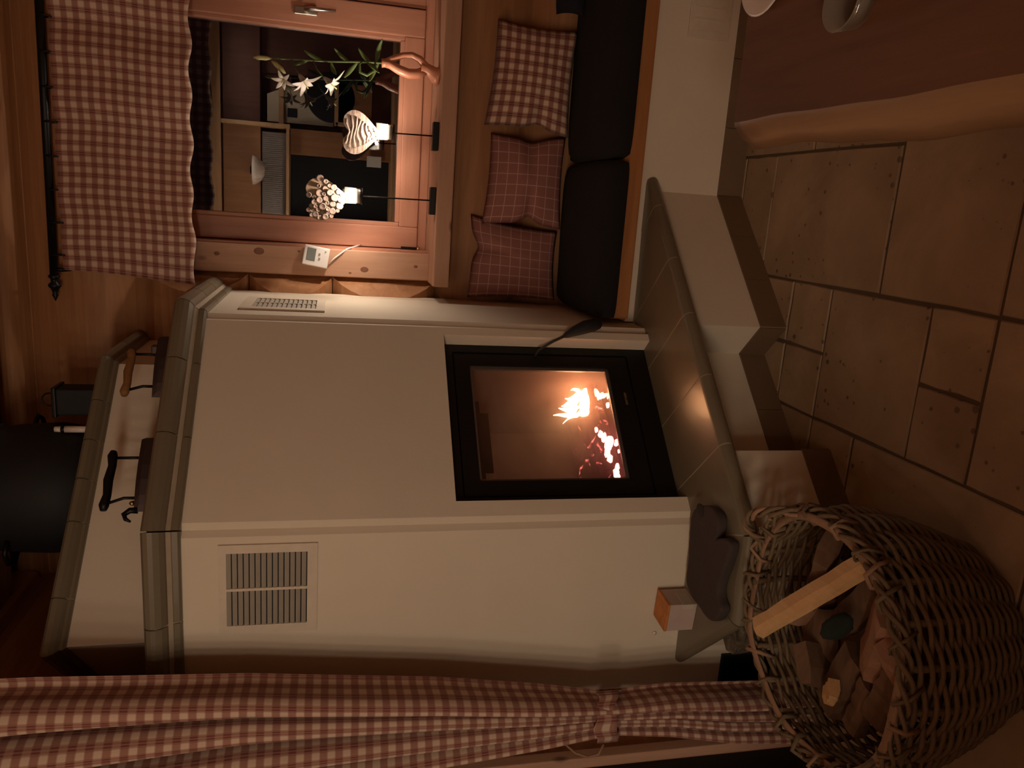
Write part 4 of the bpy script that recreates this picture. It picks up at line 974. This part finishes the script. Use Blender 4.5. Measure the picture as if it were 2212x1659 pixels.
# ---------------------------------------------------------------- wicker basket with firewood
bc = Vector((-.925, 1.405)); bk_ = thing('wicker_basket', 'large round wicker basket full of firewood on the stone floor', 'basket', (bc.x, bc.y, 0))
def brad(z, a):
    t = z/.40; r = .205+.085*math.sin(min(1, t*1.15)*PI/2)-.018*max(0, t-.72)/.28
    return r*(1+.03*math.cos(2*(a-.8)))
def bpt(a, z, o=0): r = brad(z, a)+o; return Vector((bc.x+r*math.cos(a), bc.y+r*math.sin(a), z))
def rimz(a): return .375+.105*math.exp(-(((a-.70+PI) % (2*PI)-PI)/.30)**2)+.055*math.exp(-(((a-.70-PI+PI) % (2*PI)-PI)/.32)**2)
NS = 20
bm = bmesh.new()
for k in range(NS):
    a = 2*PI*k/NS
    tube_bm(bm, [bpt(a, .005+.385*i/7) for i in range(8)], .0085, 6)
o = from_bm('stakes', bm, 'wicker', bk_, True); tag(o, kind='stuff')
bm = bmesh.new(); NR = 30
for r in range(NR):
    z = .010+r*.0121; ph = PI*(r % 2)
    pts = []
    for i in range(NS*6):
        a = 2*PI*i/(NS*6); pts.append(bpt(a, z+.0014*math.sin(a*5+r*1.7), .0100*math.cos(NS/2*a+ph)+.001*math.sin(a*9+r)))
    tube_bm(bm, pts, .0056, 6, closed=True)
o = from_bm('weave', bm, 'wicker', bk_, True); tag(o, kind='stuff')
# bent flat rim band, wrapped rods and the two raised handle arches
rim = [Vector((bpt(2*PI*i/72, .37).x, bpt(2*PI*i/72, .37).y, .390+.009*math.sin(2*PI*i/72*3+1)+.004*math.sin(2*PI*i/72*7))) for i in range(72)]
tube('rim_band', rim, .0055, 'wicker_pale', bk_, 8, closed=True, squash=2.0)
for s in range(3):
    pts = []
    for i in range(144):
        a = 2*PI*i/144; ww = a*13+2*PI*s/3; p = bpt(a, .37, .012+.012*math.cos(ww)); pts.append(Vector((p.x, p.y, .386+.012*math.sin(ww)+.004*math.sin(a*7+s))))
    tube('rim_braid', pts, .0055, 'wicker', bk_, 5, closed=True)
def arch(a0, a1, zmax, out, name):
    o0 = None
    for s in range(3):
        pts = []
        for i in range(28):
            t = i/27; a = lerp(a0, a1, t); ww = t*16+2*PI*s/3; h = math.sin(PI*t)**.6
            p = bpt(a, .37, .004+out*h+.008*math.cos(ww)); pts.append(Vector((p.x, p.y, .375+zmax*h+.008*math.sin(ww))))
        o = tube(name if s == 0 else 'handle_strand', pts, .0058, 'wicker_pale' if s == 1 else 'wicker', bk_ if s == 0 else o0, 6)
        if s == 0: o0 = o
arch(.42, 1.12, .095, .012, 'handle'); arch(.42+PI, 1.12+PI, .075, .012, 'handle')
for i in range(16):   # loose crossing ends of willow below the handles
    rnd = random.Random(i); a = (.5 if i % 2 else .5+PI)+rnd.uniform(-.1, .6); 
    p = bpt(a, .30, .010); q = bpt(a+rnd.uniform(-.28, .28), .37, .013)
    tube('willow_end', [p, (p+q)/2+Vector((0,0,.01)), Vector((q.x, q.y, .385+rnd.uniform(0,.04)))], .0035, 'wicker_pale' if i % 3 == 0 else 'wicker', bk_, 5)
for i in range(22):   # willow ends wrapped over the rim
    rnd = random.Random(100+i); a = 2*PI*i/22+rnd.uniform(-.1, .1); da = rnd.uniform(-.16, .16)
    q = [bpt(a-da, .34, .012), bpt(a-da*.5, .37, .026), bpt(a, .37, .010), bpt(a+da*.5, .37, -.016), bpt(a+da, .34, -.012)]
    tube('willow_wrap', [Vector((p.x, p.y, z)) for p, z in zip(q, (.345, .385, .412, .392, .350))], rnd.uniform(.0035, .006), 'wicker_pale' if i % 4 == 0 else 'wicker', bk_, 5)
lathe('basket_base', [(0, .012), (.195, .012), (.20, .002), (0, .002)], (bc.x, bc.y, 0), 'wicker', bk_, 30)
def billet(p0, p1, w, h, mat, label, seed, roll=0):
    rnd = random.Random(seed); p0 = Vector(p0); p1 = Vector(p1); t = (p1-p0).normalized(); x = t.cross(Vector((0,0,1))).normalized(); y = x.cross(t)
    x, y = x*math.cos(roll)+y*math.sin(roll), -x*math.sin(roll)+y*math.cos(roll)
    sec = [(-.5, -.45), (.1, -.5), (.5, -.30), (.46, .35), (.1, .5), (-.46, .42)]; K = 7; bm = bmesh.new(); rings = []
    for i in range(K+1):
        c = p0+(p1-p0)*i/K+x*rnd.uniform(-.002,.002)+y*rnd.uniform(-.002,.002)
        rings.append([bm.verts.new(c+x*a*w*(1+rnd.uniform(-.06,.06))+y*b*h*(1+rnd.uniform(-.06,.06))) for a, b in sec])
    for A, B in zip(rings, rings[1:]):
        for j in range(6): bm.faces.new((A[j], A[(j+1)%6], B[(j+1)%6], B[j]))
    bm.faces.new(rings[0][::-1]); bm.faces.new(rings[-1])
    o = from_bm('firewood', bm, mat); tag(o, label, 'firewood', 'firewood in the wicker basket'); recentre(o); return o
billet((-.965, 1.520, .462), (-.700, 1.328, .350), .050, .032, 'split', 'long pale split stick lying diagonally across the firewood basket', 1, .2)
billet((-.925, 1.600, .25), (-.715, 1.450, .355), .125, .05, 'split_dark', 'broad brown split log behind the long pale stick in the basket', 2, .75)
billet((-.940, 1.480, .255), (-.765, 1.345, .285), .070, .04, 'split_dark', 'brown split log directly under the long pale stick', 3, -.2)
billet((-.945, 1.315, .305), (-.775, 1.250, .345), .095, .05, 'split_mid', 'wide pinkish split log at the near side of the basket', 4, .5)
billet((-.895, 1.200, .33), (-.830, 1.190, .375), .07, .045, 'split_mid', 'stubby wedge of wood against the near rim of the basket', 5, .1)
billet((-1.060, 1.275, .285), (-.905, 1.205, .315), .085, .05, 'split_dark', 'dark grey log with torn grain at the lower left of the basket', 6, -.4)
billet((-1.140, 1.440, .285), (-.960, 1.375, .285), .085, .05, 'split_dark', 'dark weathered log in the middle of the firewood basket', 7, .2)
billet((-1.125, 1.335, .295), (-.985, 1.300, .305), .055, .04, 'split_dark', 'short dark log beside the pale chip in the basket', 8, .1)
billet((-1.075, 1.392, .335), (-1.035, 1.365, .345), .045, .030, 'split', 'small pale wood chip lying on the dark logs', 9, .4)
billet((-1.080, 1.525, .265), (-.945, 1.570, .255), .09, .06, 'split_dark', 'thick brown log deep at the back of the basket', 10, 0)
billet((-1.04, 1.29, .20), (-.78, 1.36, .20), .14, .09, 'split_dark', 'dark log at the bottom of the firewood heap', 12, 0)
billet((-1.08, 1.46, .19), (-.80, 1.50, .19), .14, .09, 'split_dark', 'dark log under the back of the firewood heap', 13, 0)
billet((-1.125, 1.530, .10), (-1.050, 1.485, .345), .10, .045, 'split_dark', 'brown split log standing against the far left wall of the basket', 21, .3)
billet((-.985, 1.630, .10), (-.935, 1.560, .335), .10, .045, 'split_mid', 'reddish split log standing against the stove side of the basket', 22, .9)
bm = bmesh.new(); bmesh.ops.create_uvsphere(bm, u_segments=16, v_segments=10, radius=1)
for v in bm.verts: v.co += Vector(noise.noise_vector(v.co*2.2))*.18
bm.transform(Matrix.Translation((-.900, 1.405, .335)) @ Matrix.Rotation(-.75, 4, 'Z') @ Matrix.Diagonal((.062, .026, .02, 1)))
o = from_bm('lump', bm, 'green_matte', None, True); tag(o, 'dark green rag tucked between the logs in the basket', 'lump'); recentre(o)  # dark green rounded shape lying between the logs
o = rough_log('bark_log', (-1.21, 1.93, .002), (-1.185, 1.87, .315), .062, 'bark', None, 14, 10, 77); tag(o, 'lichen covered log with rough bark standing behind the basket', 'log'); recentre(o)

# ---------------------------------------------------------------- table
ta = thing('dining_table', 'heavy reddish wooden table with a natural waney edge', 'table', (.6, .86, 0))
TX1 = 1.05; TY0, TY1 = .05, 1.425
def wob(y): return .004*math.sin(y*5.1+.7)+.003*math.sin(y*11)+.0015*math.sin(y*31)
def plank(x0, x1, waney, nm):
    K = 40; vs = []; fs = []
    for i in range(K+1):
        y = lerp(TY0, TY1, i/K); w = wob(y)
        if waney: row = [(.190+w*.6, y, .75), (.182+w*.7, y, .747), (.160+w, y, .728), (.142+w*1.3, y, .695), (.150+w, y, .688), (x1, y, .688), (x1, y, .75)]
        else: row = [(x0, y, .75), (x0, y, .75), (x0, y, .72), (x0, y, .70), (x0, y, .688), (x1, y, .688), (x1, y, .75)]
        vs += row
    n = 7
    for i in range(K):
        for j in range(n): fs.append((i*n+j, i*n+(j+1)%n, (i+1)*n+(j+1)%n, (i+1)*n+j))
    fs += [tuple(range(n)), tuple(range(K*n+n-1, K*n-1, -1))]
    o = pydata(nm, vs, fs, 'table', ta); o.data.materials.append(M['table_edge'])
    if waney:
        for i in range(K):
            for j in (0, 1, 2, 3): o.data.polygons[i*n+j].material_index = 1; o.data.polygons[i*n+j].use_smooth = True
    return o
plank(.18, .608, True, 'top_plank'); plank(.610, TX1, False, 'top_plank')
for y in (.30, 1.15):
    box('trestle_post', (.56, y-.045, .06), (.68, y+.045, .65), 'table_edge', ta, .006); box('trestle_foot', (.34, y-.05, 0.0), (.92, y+.05, .065), 'table_edge', ta, .008); box('trestle_head', (.34, y-.045, .645), (.92, y+.045, .689), 'table_edge', ta, .006)
box('stretcher', (.60, .345, .28), (.64, 1.105, .38), 'table_edge', ta, .004)
o = lathe('side_plate', [(0, .004), (.045, .003), (.055, .000), (.060, .003), (.082, .012), (.0845, .0145), (.081, .0155), (.058, .007), (0, .0065)], (.452, 1.355, .7505), 'porcelain', None, 40); tag(o, 'pale round plate at the far end of the table', 'plate'); recentre(o)
o = lathe('glass_dish', [(0, 0), (.030, 0), (.036, .004), (.043, .034), (.0405, .034), (.033, .008), (0, .008)], (.330, 1.085, .7505), 'tumbler', None, 32); tag(o, 'low clear glass dish on the table between plate and wooden slice', 'dish'); recentre(o)
sl = thing('log_slice', 'wooden slice with bark rim and a pale cut edge lying on the table', 'trivet', (.395, .92, .7505))
lathe('cut_face', [(0, 0), (.078, 0), (.080, .022), (0, .022)], (.392, .915, .7505), 'split_mid', sl, 26, False)
bm = bmesh.new()
pts = [Vector((.392+.084*math.cos(2*PI*i/26), .915+.084*math.sin(2*PI*i/26), .7625)) for i in range(26)]; tube_bm(bm, pts, .012, 6, closed=True, squash=.5); from_bm('bark_rim', bm, 'bark', sl)
lathe('pale_wedge', [(0, 0), (.030, 0), (.026, .018), (0, .02)], (.345, .905, .772), 'split', sl, 14, False)

M['globe'] = emit('lit_globe', (1.0, .82, .62), 45)  # globes added out of view to give the soft light from behind the camera
for i, (gx, nm) in enumerate(((-1.48, 'nearest the glazed door'), (-1.14, 'second from the glazed door'), (-.80, 'third from the glazed door'), (-.46, 'farthest from the glazed door'))):
    pl_ = thing('fill_globe', 'added globe light out of view behind the camera, '+nm, 'lamp', (gx, -.80, 1.60), 'added globe lights behind the camera')
    lathe('globe', [(0, -.10)]+[(.10*math.sin(PI*k/12), -.10*math.cos(PI*k/12)) for k in range(1, 12)]+[(0, .10)], (gx, -.80, 1.70), 'globe', pl_, 20)
    lathe('cap', [(0, .115), (.03, .115), (.045, .094), (.0, .0935)], (gx, -.80, 1.70), 'iron', pl_, 16)
    tube('cord', [(gx, -.80, 1.81), (gx, -.80, ZC)], .003, 'iron', pl_, 6)
pe = thing('light_blocker', 'added wooden block behind the camera that shades the floor and basket', 'light blocker', (-.98, -.20, 0))  # unseen block, added to keep the globes' light off floor and basket
box('back_panel', (-1.60, -.10, 0), (-.30, -.06, 1.205), 'cabinet', pe, .004); box('blocker_shelf', (-1.61, -.24, 1.205), (-.27, -.05, 1.24), 'cabinet_light', pe, .005)
box('blocker_ledge', (-1.61, -.50, .88), (-.33, -.10, .92), 'cabinet_light', pe, .004); box('end_panel', (-.38, -.50, 0), (-.35, -.10, .88), 'cabinet', pe, .003)
# ---------------------------------------------------------------- kitchen dresser opposite the window (seen in its glass)
kd_ = thing('kitchen_dresser', 'tall wooden kitchen dresser with a waney pelmet, mirrored in the window', 'dresser', (.65, -1.95, 0))
KY = -2.05
def kb(nm, x0, z0, x1, z1, d0, d1, mat, bev=.004): return box(nm, (x0, KY+d0, z0), (x1, KY+d1, z1), mat, kd_, bev)
# pelmet with wavy upper edge
K = 40; top = []
for i in range(K+1):
    x = lerp(-.45, 1.9, i/K); top.append((x, 2.715+.014*math.sin(x*5)+.010*math.sin(x*11+1)))
bm = bmesh.new(); poly = [(-.45, 2.615), (1.9, 2.615)]+top[::-1]
a = [bm.verts.new((x, KY+.40, z)) for x, z in poly]; b = [bm.verts.new((x, KY+.43, z)) for x, z in poly]; n = len(poly)
bm.faces.new(a); bm.faces.new(b)
for i in range(n): bm.faces.new((a[i], a[(i+1)%n], b[(i+1)%n], b[i]))
from_bm('pelmet', bm, 'cabinet_light', kd_)
kb('upper_box', -.30, 2.245, .655, 2.61, .02, .30, 'cabinet'); kb('upper_door', .70, 2.25, 1.75, 2.61, .02, .28, 'dark_wood')
kb('post', .650, 1.95, .690, 2.615, .05, .40, 'cabinet_light'); kb('shelf', -.28, 1.955, .66, 1.985, .04, .40, 'cabinet_light')
fh = kb('roller_front', -.22, 1.99, .61, 2.235, .04, .26, 'shutter')
for i in range(40): box('flute', (-.215+i*.0206, KY+.26, 1.993), (-.203+i*.0206, KY+.266, 2.232), 'shutter', fh)
kb('niche_shade', -.26, .90, .405, 1.95, .02, .06, 'matte_black'); kb('niche_post', .41, .90, .66, 1.95, .04, .30, 'cabinet'); kb('niche_post', -.34, .90, -.26, 1.95, .04, .30, 'cabinet')  # flat black panel: the recess's unlit depth is put into its colour
kb('side_panel', .695, 1.95, 1.75, 2.245, .02, .10, 'dark_wood')
# gable shaped cream panel with small dark tag
bm = bmesh.new(); poly = [(.72, 1.52), (1.07, 1.52), (1.07, 2.00), (.985, 2.185), (.72, 2.185)]
a = [bm.verts.new((x, KY+.10, z)) for x, z in poly]; b = [bm.verts.new((x, KY+.22, z)) for x, z in poly]; n = 5
bm.faces.new(a); bm.faces.new(b)
for i in range(n): bm.faces.new((a[i], a[(i+1)%n], b[(i+1)%n], b[i]))
from_bm('cream_panel', bm, 'cabinet_cream', kd_)
kb('dark_tag', .775, 1.885, .865, 1.985, .22, .226, 'matte_black'); kb('cream_stile', .70, 2.02, 1.10, 2.07, .20, .25, 'cabinet_light')
bm = bmesh.new(); lathe_bm(bm, [(0, 0), (.24, 0), (.25, .02), (.24, .05), (0, .05)], (0,0,0), 40); bm.transform(Matrix.Translation((1.0, KY+.30, 1.545)) @ Matrix.Rotation(PI/2, 4, 'X') ); from_bm('round_tray', bm, 'matte_black', kd_)
kb('box_frame', .725, 1.13, .760, 1.50, .1, .36, 'cabinet_light'); kb('box_frame', .725, 1.47, 1.15, 1.51, .1, .36, 'cabinet_light'); kb('box_panel', .76, 1.13, 1.15, 1.47, .08, .30, 'cabinet')
kb('tall_panel', 1.20, .90, 1.80, 2.245, .02, .16, 'dark_wood')
kb('worktop', -.5, .88, 1.9, .92, .02, .60, 'cabinet_light'); kb('base_units', -.5, .0, 1.9, .88, .02, .56, 'cabinet_cream')
o = box('paper_card', (.335, KY+.36, 1.02), (.445, KY+.363, 1.17), 'paper'); tag(o, 'white card standing on the dresser, mirrored in the window', 'card')
lmp = thing('dome_lamp', 'milky dome lampshade under the dresser shelf, mirrored in the window', 'lamp', (.21, KY+.45, 2.19))
lathe('shade', [(0, .0), (.05, .006), (.10, .035), (.135, .08), (.145, .115), (.138, .115), (.095, .045), (0, .012)], (.212, KY+.46, 2.19), 'porcelain', lmp, 28); lathe('shade_mount', [(0, .11), (.05, .11), (.04, .14), (0, .14)], (.212, KY+.46, 2.19), 'iron', lmp, 16)
